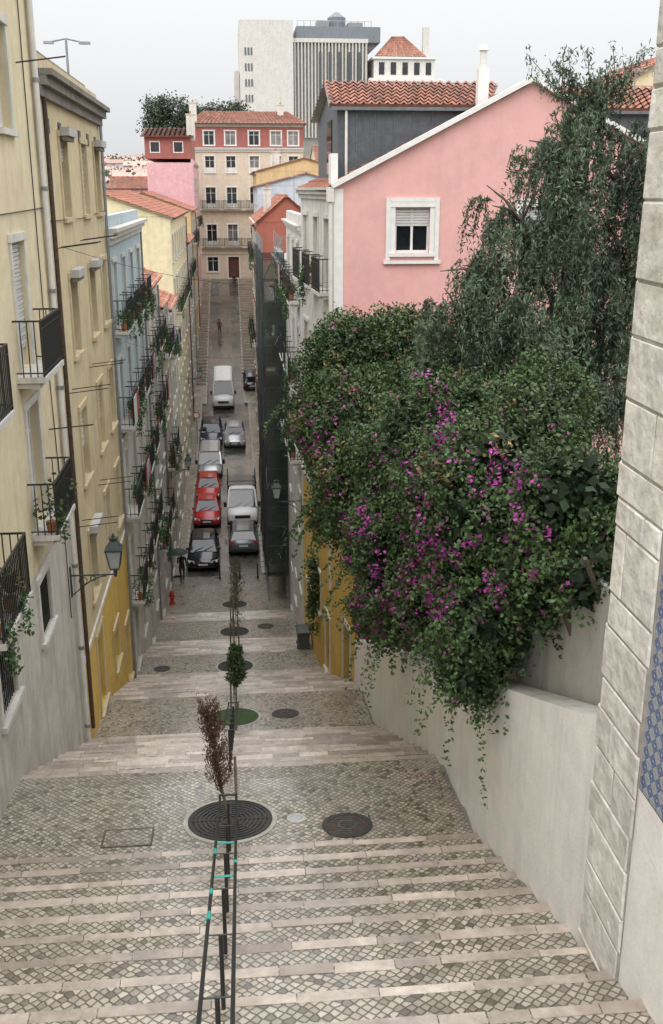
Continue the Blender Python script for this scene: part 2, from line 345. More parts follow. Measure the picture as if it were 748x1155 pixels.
def opening(b,fr,o,wall,trim):
    u0,u1,v0,v1=o['r']; k=o.get('k','win'); D=o.get('d',.2); w=b['windows']; y=o.get('far',0)
    P=fr.p
    for q in (((u0,v0),(u0,v1)),((u0,v1),(u1,v1)),((u1,v1),(u1,v0)),((u1,v0),(u0,v0))):
        (a,c),(e,f)=q; b['reveals'].poly([P(a,c,0),P(e,f,0),P(e,f,-D),P(a,c,-D)],wall,.9)
    gm=o.get('gm') or ('glass_curtain' if R.random()<.2 else 'glass_dark')
    fm=o.get('fm','white_frame')
    if k=='blind':
        w.poly([P(u0,v0,-D),P(u1,v0,-D),P(u1,v1,-D),P(u0,v1,-D)],o.get('pm','brown_wood'),R.uniform(.8,1.1))
        mid=(u0+u1)/2
        for a,c in ((u0+.05,mid-.03),(mid+.03,u1-.05)):
            for d0,d1 in ((.06,.45),(.5,.94)):
                w.fbox(fr,a+.05,c-.05,v0+(v1-v0)*d0,v0+(v1-v0)*d1,-D+.001,-D+.03,o.get('pm','brown_wood'),.85)
    else:
        w.poly([P(u0,v0,-D),P(u1,v0,-D),P(u1,v1,-D),P(u0,v1,-D)],gm,R.uniform(.7,1.3))
        t=.055; n0,n1=-D+.002,-D+.05
        w.fbox(fr,u0,u0+t,v0,v1,n0,n1,fm); w.fbox(fr,u1-t,u1,v0,v1,n0,n1,fm)
        w.fbox(fr,u0+t,u1-t,v0,v0+t*1.3,n0,n1,fm); w.fbox(fr,u0+t,u1-t,v1-t,v1,n0,n1,fm)
        m=(u0+u1)/2; w.fbox(fr,m-t*.6,m+t*.6,v0+t*1.3,v1-t,n0,n1+.004,fm)
        tr=v0+(v1-v0)*(.72 if (v1-v0)>1.6 else .62)
        for a,c in ((u0+t,m-t*.6),(m+t*.6,u1-t)):
            w.fbox(fr,a,c,tr,tr+.04,n0,n1-.004,fm)
            if (v1-v0)>1.9: w.fbox(fr,a,c,v0+.1,v0+.62,n0,n1-.01,fm,.95)
    s=o.get('s',0)
    if s:
        hh=(v1-v0)*s; nsl=max(3,int(hh/.07)); 
        for i in range(nsl):
            w.fbox(fr,u0+.01,u1-.01,v1-(i+1)*hh/nsl+.012,v1-i*hh/nsl,-.12,-.085+.012*(i%2),'shutter',R.uniform(.93,1.03))
    if trim:
        T=.14; pr=.035; tb=b['trims']
        tb.fbox(fr,u0-T,u0-.001,v0,v1,.002,pr,trim); tb.fbox(fr,u1+.001,u1+T,v0,v1,.002,pr,trim)
        tb.fbox(fr,u0-T-.03,u1+T+.03,v1+.001,v1+T,.002,pr+.02,trim)
        if k!='bal': tb.fbox(fr,u0-T-.03,u1+T+.03,v0-.1,v0-.001,.002,pr+.06,trim)
    if o.get('hood'):
        hb=b['awnings']; hb.fbox(fr,u0-.06,u1+.06,v1+.02,v1+.2,.06,.26,'shutter',.75); hb.fbox(fr,u0-.03,u1+.03,v1-.08,v1+.019,.09,.2,'cornice',.8)
    if k=='bal':
        e=o.get('e',.35); n1=o.get('n',.45); bl=b['balconies']
        bl.fbox(fr,u0-e,u1+e,v0-.1,v0-.001,.002,n1,'trim',.9); bl.fbox(fr,u0-e+.05,u1+e-.05,v0-.2,v0-.101,.002,n1-.12,'trim',.8)
        rail(bl,fr,u0-e+.01,u1+e-.01,v0,n1-.02,.11 if not y else .17,.98,.009 if not y else .014)
        if R.random()<o.get('pl',.6):
            for q in range(R.randint(1,4)):
                uu=R.uniform(u0-e+.15,u1+e-.15); c=P(uu,v0+.12,n1-.17)
                PL.tube(c-Z*.12,c+Z*.1,.07,.1,'terracotta',8)
                bush(PL,c+Z*R.uniform(.25,.4),R.uniform(.16,.38),120,.085,R.choice(['leaf_plant','leaf_plant','leaf','leaf_dry']))
                if R.random()<.55:
                    for s_ in range(R.randint(3,7)): bush(PL,P(uu+R.uniform(-.1,.1),v0+.2-.15*s_,n1+.04),.14,28,.08,R.choice(['leaf','leaf_plant']))
        if R.random()<.18 and not y:
            cl=b['laundry']; uu=u0-e+.1
            while uu<u1+e-.4:
                w_=R.uniform(.25,.5); cl.fbox(fr,uu,uu+w_,v0+R.uniform(-.1,.25),v0+.93,n1+.01,n1+.03,R.choice(['cloth_a','cloth_a','cloth_b','cloth_c']),R.uniform(.7,1.2)); uu+=w_+.06
def facade(b,fr,W,z0,z1,ops,wall,trim='trim'):
    us=sorted({0.,W}|{o['r'][0] for o in ops}|{o['r'][1] for o in ops}); vs=sorted({z0,z1}|{o['r'][2] for o in ops}|{o['r'][3] for o in ops})
    us=[u for u in us if 0<=u<=W]; vs=[v for v in vs if z0<=v<=z1]
    wl=b['walls']
    for j in range(len(vs)-1):
        for i in range(len(us)-1):
            cu=(us[i]+us[i+1])/2; cv=(vs[j]+vs[j+1])/2
            hole=any(o['r'][0]<cu<o['r'][1] and o['r'][2]<cv<o['r'][3] for o in ops)
            if not hole: wl.poly([fr.p(us[i],vs[j],0),fr.p(us[i+1],vs[j],0),fr.p(us[i+1],vs[j+1],0),fr.p(us[i],vs[j+1],0)],wall)
    for o in ops: opening(b,fr,o,wall,o.get('trim',trim))
def shell(b,x0,x1,y0,y1,z0,z1,wall,skip='',top=True,topmat='grey_wall'):
    w=b['walls']
    if 'F' not in skip: w.poly([(x0,y0,z0),(x1,y0,z0),(x1,y0,z1),(x0,y0,z1)],wall)
    if 'B' not in skip: w.poly([(x0,y1,z0),(x1,y1,z0),(x1,y1,z1),(x0,y1,z1)],wall)
    if 'L' not in skip: w.poly([(x0,y0,z0),(x0,y1,z0),(x0,y1,z1),(x0,y0,z1)],wall)
    if 'R' not in skip: w.poly([(x1,y0,z0),(x1,y1,z0),(x1,y1,z1),(x1,y0,z1)],wall)
    if top: b['roof'].poly([(x0,y0,z1-.002),(x1,y0,z1-.002),(x1,y1,z1-.002),(x0,y1,z1-.002)],topmat)
def cornice(b,fr,W,z,mat='trim',s=1.):
    c=b['cornice']; c.fbox(fr,-.02,W+.02,z-.5*s,z-.3*s,.002,.12*s,mat,.9); c.fbox(fr,-.03,W+.03,z-.299*s,z-.12*s,.002,.24*s,mat); c.fbox(fr,-.04,W+.04,z-.119*s,z,.002,.36*s,mat,.85)
def gable_roof_y(b,x0,x1,y0,y1,ze,h,wall,per=.3,ov=.3):
    xm=(x0+x1)/2; r=b['roof']; sl=h/(xm-x0)
    roof(r,(x0-ov,y0-.15,ze-ov*sl),(x0-ov,y1+.15,ze-ov*sl),(xm,y1+.15,ze+h),(xm,y0-.15,ze+h),per=per)
    roof(r,(x1+ov,y0-.15,ze-ov*sl),(x1+ov,y1+.15,ze-ov*sl),(xm,y1+.15,ze+h),(xm,y0-.15,ze+h),per=per)
    for y in (y0,y1): b['walls'].poly([(x0,y,ze),(x1,y,ze),(xm,y,ze+h-.02)],wall)
    r.tube((xm,y0-.15,ze+h),(xm,y1+.15,ze+h),.12,.12,'tile',8)
def gable_roof_x(b,x0,x1,y0,y1,ze,h,wall,per=.3,ov=.3):
    ym=(y0+y1)/2; r=b['roof']; sl=h/(ym-y0)
    roof(r,(x0-.1,y0-ov,ze-ov*sl),(x1+.1,y0-ov,ze-ov*sl),(x1+.1,ym,ze+h),(x0-.1,ym,ze+h),per=per)
    roof(r,(x0-.1,y1+ov,ze-ov*sl),(x1+.1,y1+ov,ze-ov*sl),(x1+.1,ym,ze+h),(x0-.1,ym,ze+h),per=per)
    for x in (x0,x1): b['walls'].poly([(x,y0,ze),(x,y1,ze),(x,ym,ze+h-.02)],wall)
    r.tube((x0-.1,ym,ze+h),(x1+.1,ym,ze+h),.12,.12,'tile',8)
def chimney(b,x,y,z,h=1.2,w=.5):
    c=b['chimney']; c.box(x-w/2,x+w/2,y-w/2,y+w/2,z-1,z+h,'white_plaster'); c.box(x-w/2-.06,x+w/2+.06,y-w/2-.06,y+w/2+.06,z+h+.002,z+h+.1,'trim'); c.tube((x,y,z+h+.1),(x,y,z+h+.4),.1,.08,'terracotta')
def std_ops(y0,cols,rows,w=1.05,far=0,ground=True,pl=.6,doorcol=('brown_wood','green_paint'),rev=None,hood=0,e=.35):
    ops=[]
    for ci,yc in enumerate(cols):
        u=(yc-y0) if rev is None else (rev-yc)
        for fz,k,h in rows:
            g=gz(yc)
            if fz<g+2.7: continue
            ops.append(dict(r=(u-w/2,u+w/2,fz,fz+h),k=k,s=R.choice([0,0,.3,.6,1.]) ,far=far,pl=pl,hood=R.random()<hood,e=e))
        if ground:
            g=gz(yc)+.15
            lo=min([fz for fz,k,h in rows if fz>=gz(yc)+2.7] or [99])
            if lo-g>2.5:
                if (ci%2)==0: ops.append(dict(r=(u-w/2,u+w/2,g,g+2.15),k='blind',pm=R.choice(doorcol)))
                else: ops.append(dict(r=(u-w/2,u+w/2,g+.9,g+2.1),k='win'))
    return ops
def leftb(name,y0,y1,zt,wall,cols,rows,rooftype='flat',trim='trim',h=1.6,depth=9.,per=.3,corn=True,xf=XL,low=None,**kw):
    b=Grp(name); fr=Fr((xf,y0,0),(0,1,0),(1,0,0)); zb=min(gz(y0),gz(y1))-1.5
    ops=std_ops(y0,cols,rows,**kw)
    if low:
        zl,ml=low
        facade(b,fr,y1-y0,zb,zl,[o for o in ops if o['r'][3]<zl],ml,trim); facade(b,fr,y1-y0,zl,zt,[o for o in ops if o['r'][2]>zl],wall,trim)
        b['trims'].fbox(fr,0,y1-y0,zl-.06,zl+.06,.003,.05,'trim')
    else: facade(b,fr,y1-y0,zb,zt,ops,wall,trim)
    shell(b,xf-depth,xf,y0+.002,y1-.002,zb,zt,wall,'R',rooftype=='flat')
    if corn: cornice(b,fr,y1-y0,zt,'cornice' if corn=='dark' else 'trim',1. if corn!='s' else .6)
    if rooftype=='gable': gable_roof_y(b,xf-depth,xf,y0,y1,zt+.02,h,wall,per)
    if rooftype=='flat': b['parapet'].box(xf-.25,xf-.01,y0+.003,y1-.003,zt,zt+.35,wall,.95)
    b['drainpipes'].tube((xf+.08,y1-.25,gz(y1-.25)+.1),(xf+.08,y1-.25,zt-.5),.045,.045,R.choice(['metal_grey','pvc_white','rust']),8)
    b['cables'].path([(xf+.03,y0,zt-2.9),(xf+.04,(y0+y1)/2,zt-2.97),(xf+.03,y1,zt-2.88)],.012,'plastic_black',4)
    return b,fr
# B1 cream
b=Grp('cream_apartment_building'); y0=5.; fr=Fr((XL,y0,0),(0,1,0),(1,0,0)); W=22.2-y0
ops=[];low=[]
for yc in (19.0,14.3,9.6):
    u=yc-y0
    ops+= [dict(r=(u-.55,u+.55,-6.0,-3.75),k='bal',n=.5,e=.45,pl=1,s=.0),dict(r=(u-.55,u+.55,-3.1,-.85),k='bal',n=.5,e=.45,pl=.2,s=.85),dict(r=(u-.5,u+.5,1.0,2.7),k='win',s=.3)]
for yc,zz in ((18.7,-8.15),(15.2,-7.95)):
    low.append(dict(r=(yc-y0-.55,yc-y0+.55,zz,zz+1.15),k='win',gm='glass_dark'))
facade(b,fr,W,-14.5,-6.75,low,'white_dirty','trim'); facade(b,fr,W,-6.75,6.,ops,'cream','trim')
for o in low:
    u0,u1,v0,v1=o['r']
    for i in range(9): u=u0+(i+.5)*(u1-u0)/9; b['grilles'].fbox(fr,u-.012,u+.012,v0,v1,-.05,-.03,'iron')
    for i in range(5): v=v0+(i+.5)*(v1-v0)/5; b['grilles'].fbox(fr,u0,u1,v-.01,v+.01,-.062,-.051,'iron')
shell(b,XL-10,XL,y0,22.198,-14.5,6.,'cream','R'); cornice(b,fr,W,6.)
b['trims'].fbox(fr,W-.38,W-.002,-6.75,5.4,.003,.05,'white_plaster')
p=b['drainpipes']
p.tube((XL+.1,21.75,-13),(XL+.1,21.75,5.5),.055,.055,'pvc_white',10)
for z in range(-12,5,2): p.tube((XL+.1,21.75,z),(XL+.1,21.75,z+.08),.07,.07,'metal_grey',10)
p.path([(XL+.03,20.9,5),(XL+.03,20.9,-3),(XL+.03,21.2,-6.5),(XL+.03,21.2,-9)],.012,'plastic_black',5)
p.path([(XL+.03,6,-.35),(XL+.04,14,-.42),(XL+.03,22,-.33)],.012,'plastic_black',5)
for yy,zz in ((20.4,2.2),(20.6,-4.6)): p.tube((XL,yy,zz),(XL+.9,yy-.1,zz+.1),.014,.014,'iron',5)
b.done()
# B2
b,fr=leftb('yellow_apartment_building',22.2,32.5,2.3,'cream2',(25.2,28.6,31.3),((-.6,'win',1.75),(-3.75,'win',1.8),(-6.9,'win',1.8),(-10.0,'win',1.8)),corn='dark',trim='trim_yellow',low=(-10.7,'yellow'),doorcol=('white_frame',),hood=.45)
for zz in (-1.2,-4.4,-7.6):
    for yy in (23.4,27.0):
        for o_ in (0,.5): b['drying_poles'].tube(fr.p(yy-22.2+o_,zz,.0),fr.p(yy-22.2+o_-.1,zz+.12,.9),.012,.012,'iron',5)
b['walls'].fbox(fr,.3,10.2,2.31,2.9,-.6,-.3,'cornice')
for i in range(6): b['cornice'].fbox(fr,.9+i*1.6,1.3+i*1.6,1.15,1.45,.003,.02,'iron')
b['drainpipes'].tube((XL+.09,22.6,-12.5),(XL+.09,22.6,1.8),.05,.05,'rust',8)
b.done()
b,fr=leftb('light_blue_house',32.5,44.5,-1.1,'blue_wall',(34.3,37.2,40.1,43.0),((-4.3,'bal',2.1),(-7.4,'bal',2.1),(-10.5,'bal',2.1),(-13.6,'bal',2.1)),pl=1.,low=(-7.9,'white_plaster'),e=.5); b.done()
b,fr=leftb('white_house',44.5,53.,-4.0,'white_plaster',(46.2,49.,51.6),((-7.0,'bal',2.1),(-10.0,'bal',2.1),(-13.0,'win',1.6),(-16.,'bal',2.1)),'gable',h=1.3,depth=6.,corn='s',pl=.9); chimney(b,-6,47,-3.3); b.done()
b,fr=leftb('peach_house',53.,60.,-5.6,'peach',(54.6,56.8,58.8),((-8.3,'bal',2.),(-11.3,'win',1.6),(-14.3,'bal',2.)),'gable',h=1.2,depth=6.,corn='s',pl=.9); b.done()
b,fr=leftb('white_house',60.,68.,-6.5,'white_plaster',(61.4,63.6,65.8),((-9.3,'bal',2.),(-12.3,'win',1.6),(-15.3,'win',1.6),(-18.,'win',1.5)),'gable',h=1.2,depth=6.,corn='s'); chimney(b,-6,62,-5.8); b.done()
b,fr=leftb('pale_yellow_house',68.,91.,-1.6,'pale_yellow',(70,73,76,79,82,85,88.5),((-4.5,'win',1.7),(-7.7,'bal',2.1),(-10.9,'win',1.7),(-14.1,'win',1.7),(-17.2,'win',1.6)),'gable',h=1.5,depth=9.,corn='s',far=1); b.done()
b,fr=leftb('white_house',91.,104.,-4.2,'white_plaster',(92.6,95.6,98.6,101.6),((-7.2,'bal',2.1),(-10.4,'win',1.7),(-13.6,'win',1.7)),'gable',h=1.5,corn='s',far=1); b.done()
b,fr=leftb('ochre_house',104.,118.,-1.8,'ochre',(106,109,112,115.5),((-5.,'bal',2.1),(-8.2,'win',1.7),(-11.4,'win',1.7)),'gable',h=1.6,corn='s',far=1); b.done()
b,fr=leftb('pink_house',118.,135.,2.9,'pink_strong',(120,123.5,127,131),((-.5,'win',1.8),(-3.9,'bal',2.1),(-7.3,'win',1.7)),'flat',corn='s',far=1,depth=5.)
b['attic'].box(-8.9,-4.0,118.3,134,3.3,5.7,'red_attic'); ff=Fr((-8.9,118.3,0),(1,0,0),(0,-1,0))
for u in (1.1,3.6): 
    b['windows'].fbox(ff,u-.55,u+.55,3.9,5.1,.005,.03,'white_frame'); b['windows'].fbox(ff,u-.45,u+.45,4.,5.,.031,.04,'glass_dark')
roof(b['roof'],(-9.3,117.8,5.6),(-3.6,117.8,5.6),(-3.6,126,6.9),(-9.3,126,6.9),per=.5); chimney(b,-3.9,119,6.2,1.6,.9)
b.done()
# ------------------------------------------------------------------ right row
b=Grp('pink_gabled_house'); GY=30.
fr=Fr((3.0,GY,0),(1,0,0),(0,-1,0))
def pw(x0,x1,z0,z1,**k): return dict(r=(x0-3.,x1-3.,z0,z1),gm='glass_dark',**k)
facade(b,fr,11.,-16.,.1,[pw(4.72,5.72,-1.72,-.45,k='win',s=.42,d=.15),pw(8.5,9.5,-1.72,-.45,k='win',s=.3,d=.15),pw(4.3,5.6,-5.6,-4.2,k='win'),pw(8.4,9.5,-5.6,-4.2,k='win')],'pink','white_frame')
for a,c in ((4.72,5.72),(8.5,9.5)):
    f=b['trims']; T=.19
    f.fbox(fr,a-3-T-.08,a-3-.145,-1.82-.1,-.2,.002,.06,'white_frame'); f.fbox(fr,c-3+.145,c-3+T+.08,-1.82-.1,-.2,.002,.06,'white_frame')
    f.fbox(fr,a-3-.14,c-3+.14,-.305,-.2,.002,.06,'white_frame'); f.fbox(fr,a-3-.33,c-3+.33,-2.02,-1.93,.002,.1,'white_frame')
b['walls'].poly([fr.p(0,.1,0),fr.p(11,.1,0),fr.p(5.5,2.86,0)],'pink')
cp=b['coping']; cp.beam((2.9,GY-.02,.12),(8.5,GY-.02,2.97),.34,.13,'white_frame'); cp.beam((8.5,GY-.02,2.97),(14.2,GY-.02,.12),.34,.13,'white_frame')
U=Vector((-.45,8.,0)); sf=Fr((3.0,GY,0),U,(-8,-.45,0)); Wd=8.01
so=[]
for u in (1.6,4.0,6.6):
    for fz,k,h in ((-2.9,'bal',2.1),(-6.0,'win',1.6),(-9.1,'bal',2.1)): so.append(dict(r=(u-.5,u+.5,fz,fz+h),k=k,s=R.choice([0,.5]),n=.4))
facade(b,sf,Wd,-10.2,.1,so,'white_plaster')
facade(b,sf,Wd,-18.,-10.2,[dict(r=(1.0,1.9,-15.7,-13.6),k='blind',pm='brown_wood'),dict(r=(3.2,4.2,-14.2,-12.8),k='win'),dict(r=(5.8,6.8,-16.6,-14.4),k='blind',pm='green_paint')],'yellow')
b['trims'].fbox(sf,0,Wd,-10.25,-10.1,.003,.08,'trim'); b['trims'].fbox(sf,-.02,.35,-10.,-.0,.004,.05,'white_plaster'); cornice(b,sf,Wd,.1,s=.7)
b['trims'].fbox(fr,-.05,.22,-10.,.05,.003,.05,'white_frame')
b['drainpipe'].tube((2.85,GY-.1,.0),(2.85,GY-.1,-12),.055,.055,'pvc_white',8); b['drainpipe'].tube((2.85,GY-.1,-.3),(2.85,GY-.1,.05),.12,.12,'pvc_white',8)
b['walls'].poly([(14,GY,-16),(14,38,-16),(14,38,.1),(14,GY,.1)],'pink'); b['walls'].poly([(2.55,38,-18),(14,38,-18),(14,38,.1),(2.55,38,.1)],'white_plaster')
b['walls'].poly([(2.9,38,.1),(14,38,.1),(8.5,38,2.86)],'pink')
roof(b['roof'],(2.75,GY+.2,.05),(2.45,38,.05),(8.5,38,2.86),(8.5,GY+.2,2.86)); roof(b['roof'],(14.2,GY+.2,.05),(14.2,38,.05),(8.5,38,2.86),(8.5,GY+.2,2.86))
d=b['dormer']
def dormer(x0,x1,y0,y1,z0,ze,zr):
    d.poly([(x0,y0,z0),(x1,y0,z0),(x1,y0,ze),(x0,y0,ze)],'slate'); d.poly([(x0,y0,z0),(x0,y1,z0),(x0,y1,ze),(x0,y0,ze)],'slate',.9)
    d.poly([(x1,y0,z0),(x1,y1,z0),(x1,y1,ze),(x1,y0,ze)],'slate',.9); d.poly([(x0,y1,z0),(x1,y1,z0),(x1,y1,ze),(x0,y1,ze)],'slate')
    for i in range(1,int((x1-x0)/.55)): d.box(x0+i*.55-.012,x0+i*.55+.012,y0-.02,y0-.001,z0,ze,'slate',1.3)
    roof(b['roof'],(x0-.25,y0-.2,ze),(x1+.3,y0-.2,ze),(x1+1.1,y0+2.,zr),(x0-.2,y0+2.,zr),per=.22,row=.33)
    roof(b['roof'],(x0-.25,y1+.2,ze),(x1+.3,y1+.2,ze),(x1+1.1,y0+2.,zr),(x0-.2,y0+2.,zr),per=.22)
    d.box(x0-.2,x1+.25,y0-.19,y0-.1,ze-.14,ze-.05,'slate',1.6); d.poly([(x0,y0,ze),(x0,y1,ze),(x0,y0+2.,zr-.05)],'slate')
    d.box(x0-.03,x0-.002,y0+1.5,y0+3.,z0+.6,ze-.3,'glass_dark')
dormer(3.15,7.2,31.,37.5,-.1,2.32,3.15); dormer(10.6,14.6,31.5,37.5,-.1,2.3,3.1)
d.box(2.9,3.1,30.3,31.,.0,1.0,'white_frame'); d.tube((3.4,30.9,.3),(3.4,30.9,2.3),.04,.04,'pvc_white')
c=b['chimney']; c.box(7.1,7.4,30.5,30.8,1.8,3.3,'white_frame'); c.tube((7.25,30.65,3.3),(7.25,30.65,3.75),.1,.1,'pvc_white'); c.tube((7.25,30.65,3.75),(7.25,30.65,3.9),.15,.1,'pvc_white')
roof(b['leanto'],(3.7,28.4,-4.3),(6.4,28.4,-4.3),(6.4,29.98,-3.6),(3.7,29.98,-3.6)); b['leanto'].box(3.8,6.3,28.6,29.97,-12,-4.35,'white_plaster')
b.done()
def rightb(name,y0,y1,zt,wall,cols,rows,rooftype='flat',x=2.5,depth=8.,h=1.5,per=.3,corn='s',**kw):
    b=Grp(name); fr=Fr((x,y1,0),(0,-1,0),(-1,0,0)); zb=min(gz(y0),gz(y1))-1.5
    ops=std_ops(y0,cols,rows,rev=y1,**kw)
    facade(b,fr,y1-y0,zb,zt,ops,wall); shell(b,x,x+depth,y0+.002,y1-.002,zb,zt,wall,'L',rooftype=='flat'); cornice(b,fr,y1-y0,zt,s=.6)
    if rooftype=='gable': gable_roof_y(b,x,x+depth,y0,y1,zt+.02,h,wall,per)
    if rooftype=='flat': b['parapet'].box(x+.01,x+.25,y0+.003,y1-.003,zt,zt+.35,wall,.95)
    return b
b=rightb('white_balcony_house',38.,48.,-1.2,'white_plaster',(39.8,42.8,46.),((-4.,'bal',2.1),(-7.1,'bal',2.1),(-10.2,'bal',2.1),(-13.3,'win',1.6)),x=2.55); b.done()
b=rightb('grey_house',48.,60.,-3.4,'grey_wall',(50,53,56),((-6.5,'win',1.7),(-9.7,'win',1.7),(-12.9,'win',1.7)),x=2.5); b.done()
b=rightb('white_house',60.,80.,-5.2,'white_plaster',(62,65,68,71,74,77),((-8.3,'bal',2.1),(-11.5,'win',1.7),(-14.7,'bal',2.1)),'gable',x=2.5,far=1,h=.8); b.done()
b=rightb('red_gabled_house',80.,97.,-2.3,'red_wall',(82,85,88,91,94),((-5.3,'bal',2.1),(-8.5,'win',1.7),(-11.7,'bal',2.1),(-15,'win',1.6)),'gable',x=2.0,depth=4.6,h=1.9,far=1); chimney(b,3.,84,-.9,1.,.6); b.done()
b=rightb('pale_blue_house',98.,111.,.4,'pale_blue',(100,103.5,107),((-3.,'win',1.7),(-6.2,'bal',2.1),(-9.5,'win',1.7),(-12.8,'win',1.7)),'gable',x=2.6,depth=9,h=1.1,far=1); b.done()
b=rightb('ochre_house',111.2,127.,1.9,'ochre',(113,116.5,120,124),((-1.3,'win',1.7),(-4.8,'bal',2.1),(-8.3,'win',1.7)),'gable',x=2.9,depth=10,h=1.3,far=1); chimney(b,5,113,2.6,1.2,.8); b.done()
b=Grp('peach_apartment_building'); fr=Fr((-4.7,138.4,0),(1,0,0),(0,-1,0)); cx=[-2.3,.4,3.4,6.2,8.4]
ops=[]
for x in cx:
    u=x+4.7
    for fz,k,h,w in ((2.2,'win',2.0,1.2),(-2.2,'bal',2.6,1.3),(-6.9,'bal',2.7,1.3)): ops.append(dict(r=(u-w/2,u+w/2,fz,fz+h),k=k,far=1,d=.3,n=.7,pl=.2,e=.5,trim='white_frame'))
    ops.append(dict(r=(u-.7,u+.7,-11.0 if x in(.4,6.2) else -10.2,-8.3),k='blind' if x in(.4,6.2) else 'win',pm='brown_wood',d=.3,trim='white_frame'))
facade(b,fr,14.4,-14,5.,ops,'far_peach'); 
facade(b,fr,14.4,5.02,8.,[dict(r=(x+4.7-.65,x+4.7+.65,5.5,7.2),k='win',d=.15,trim='white_frame') for x in cx],'red_attic')
shell(b,-4.7,9.7,138.4,150,-14,8.,'far_peach','F'); cornice(b,fr,14.4,5.2,'white_frame'); cornice(b,fr,14.4,8.2,'trim')
b['trims'].fbox(fr,0,14.4,-7.95,-7.75,.003,.12,'trim'); b['trims'].fbox(fr,-.02,.5,-11,4.8,.004,.1,'trim')
for z in (-2.2,-6.9): b['balconies'].fbox(fr,.9,9.,z-.25,z-.201,.002,.6,'trim'); rail(b['balconies'],fr,.9,9.,z,.74,.2,1.,.02)
roof(b['roof'],(-5.2,137.8,8.1),(10.2,137.8,8.1),(8.,143.5,9.9),(-3.,143.5,9.9),per=.5); roof(b['roof'],(-5.2,149,8.1),(10.2,149,8.1),(8.,143.5,9.9),(-3.,143.5,9.9),per=.5)
b['roof'].poly([(-5.2,137.8,8.1),(-5.2,149,8.1),(-3,143.5,9.9)],'tile'); b['roof'].poly([(10.2,137.8,8.1),(10.2,149,8.1),(8,143.5,9.9)],'tile')
chimney(b,-4.2,139,8.2,2.3,.9); chimney(b,7,142,9.5,1.,.8); b.done()
def house(name,x0,x1,y0,y1,zb,zt,h,wall,axis='x',nw=0,per=.6):
    b=Grp(name); fr=Fr((x0,y0,0),(1,0,0),(0,-1,0)); ops=[]
    if nw:
        for i in range(nw):
            u=(i+.5)*(x1-x0)/nw
            z=zt-2.6
            while z>zb+1 and z>zt-13: ops.append(dict(r=(u-.5,u+.5,z,z+1.6),k='win',far=1)); z-=3.2
    facade(b,fr,x1-x0,zb,zt,ops,wall); shell(b,x0,x1,y0,y1,zb,zt,wall,'F',False)
    (gable_roof_x if axis=='x' else gable_roof_y)(b,x0,x1,y0,y1,zt+.02,h,wall,per)
    b.done()
house('red_roofed_house',-19,-11,94,104,-20,-2.6,1.4,'far_white','x',3)
house('red_roofed_house',-26,-14,70,82,-20,-3.6,1.4,'peach','x',3)
house('red_roofed_house',-26,-15,116,128,-16,-2.6,1.6,'far_white','x',3)
house('red_roofed_house',-15.5,-9.5,140,150,-14,.3,1.4,'pink_strong','x',2)
house('yellow_house',16.3,21,45,52,-12,4.2,1.2,'pale_yellow','y',2,.3)
house('red_roofed_house',13.5,22,39.5,44.5,-12,2.4,.9,'white_plaster','x',0,.3)
house('yellow_house',10.5,22,128,138,-14,3.4,1.8,'pale_yellow','x',3)
house('white_house',10,20,100,110,-14,1.,1.4,'far_white','x',3)
# modern white building
b=Grp('modern_white_office_building'); w=b['walls']
w.box(3.4,15.9,258,285,-10,37.5,'far_white'); w.box(2.2,3.3,262,285,-10,27,'far_white',.85)
w.box(15.9,33.6,260,285,-10,33.5,'rib_conc'); w.box(17,37,263,285,33.6,37.,'slate',2.2)
x=16.2
while x<33.4: b['ribs'].box(x,x+.35,259.3,259.99,12,33,'far_white',.85); x+=.8
b['ribs'].box(15.9,33.6,259.2,259.98,33.01,33.9,'far_white')
for i in range(5): b['windows'].box(22+i*2.3,22+i*2.3+.6,259.0,259.25,15,31,'slate',.9)
for i in range(3):
    for j in range(6): b['windows'].box(4.6+i*.7,5.+i*.7,257.9,257.99,13+j*3.4,14.6+j*3.4,'slate',1.5)
w.box(33.7,51,258,280,-10,24.6,'far_white'); w.box(33.7,51.4,257.5,280,24.61,25.3,'white_frame')
w.box(35.,49.5,259,278,25.31,29.6,'far_white',1.05); w.box(34.6,50,258.6,278.5,29.61,30.1,'white_frame')
for i in range(5):
    x=36.2+i*2.8; b['windows'].box(x,x+1.3,258.9,258.99,26.2,28.9,'glass_dark'); b['windows'].box(x-1,x+.3,257.9,257.99,20.3,23.2,'glass_dark'); b['windows'].box(x-1,x+.3,257.9,257.99,15.5,18.4,'glass_dark')
roof(b['roof'],(35.5,258.8,30.2),(47.5,258.8,30.2),(43,265,35.3),(40,265,35.3),per=1.,amp=.12,row=1.); b['roof'].poly([(35.5,258.8,30.2),(40,265,35.3),(35.5,272,30.2)],'tile'); b['roof'].poly([(47.5,258.8,30.2),(43,265,35.3),(47.5,272,30.2)],'tile')
w.box(47.2,48.6,262,264,30,37,'far_white'); 
t=b['rooftop_plant']; t.tube((27,268,36.5),(27,268,39.5),2.2,2.2,'slate',16,2.); t.tube((27,268,39.5),(27,268,40.8),2.2,.4,'slate',16,2.2); t.box(22,25,265,270,37,38.6,'metal_grey'); t.box(29.5,33,265,270,37,38.2,'metal_grey')
for i in range(12): t.tube((17.2+i*1.6,263.2,37),(17.2+i*1.6,263.2,38.2),.06,.06,'metal_grey',5)
t.tube((17.2,263.2,38.2),(35,263.2,38.2),.06,.06,'metal_grey',5); b.done()
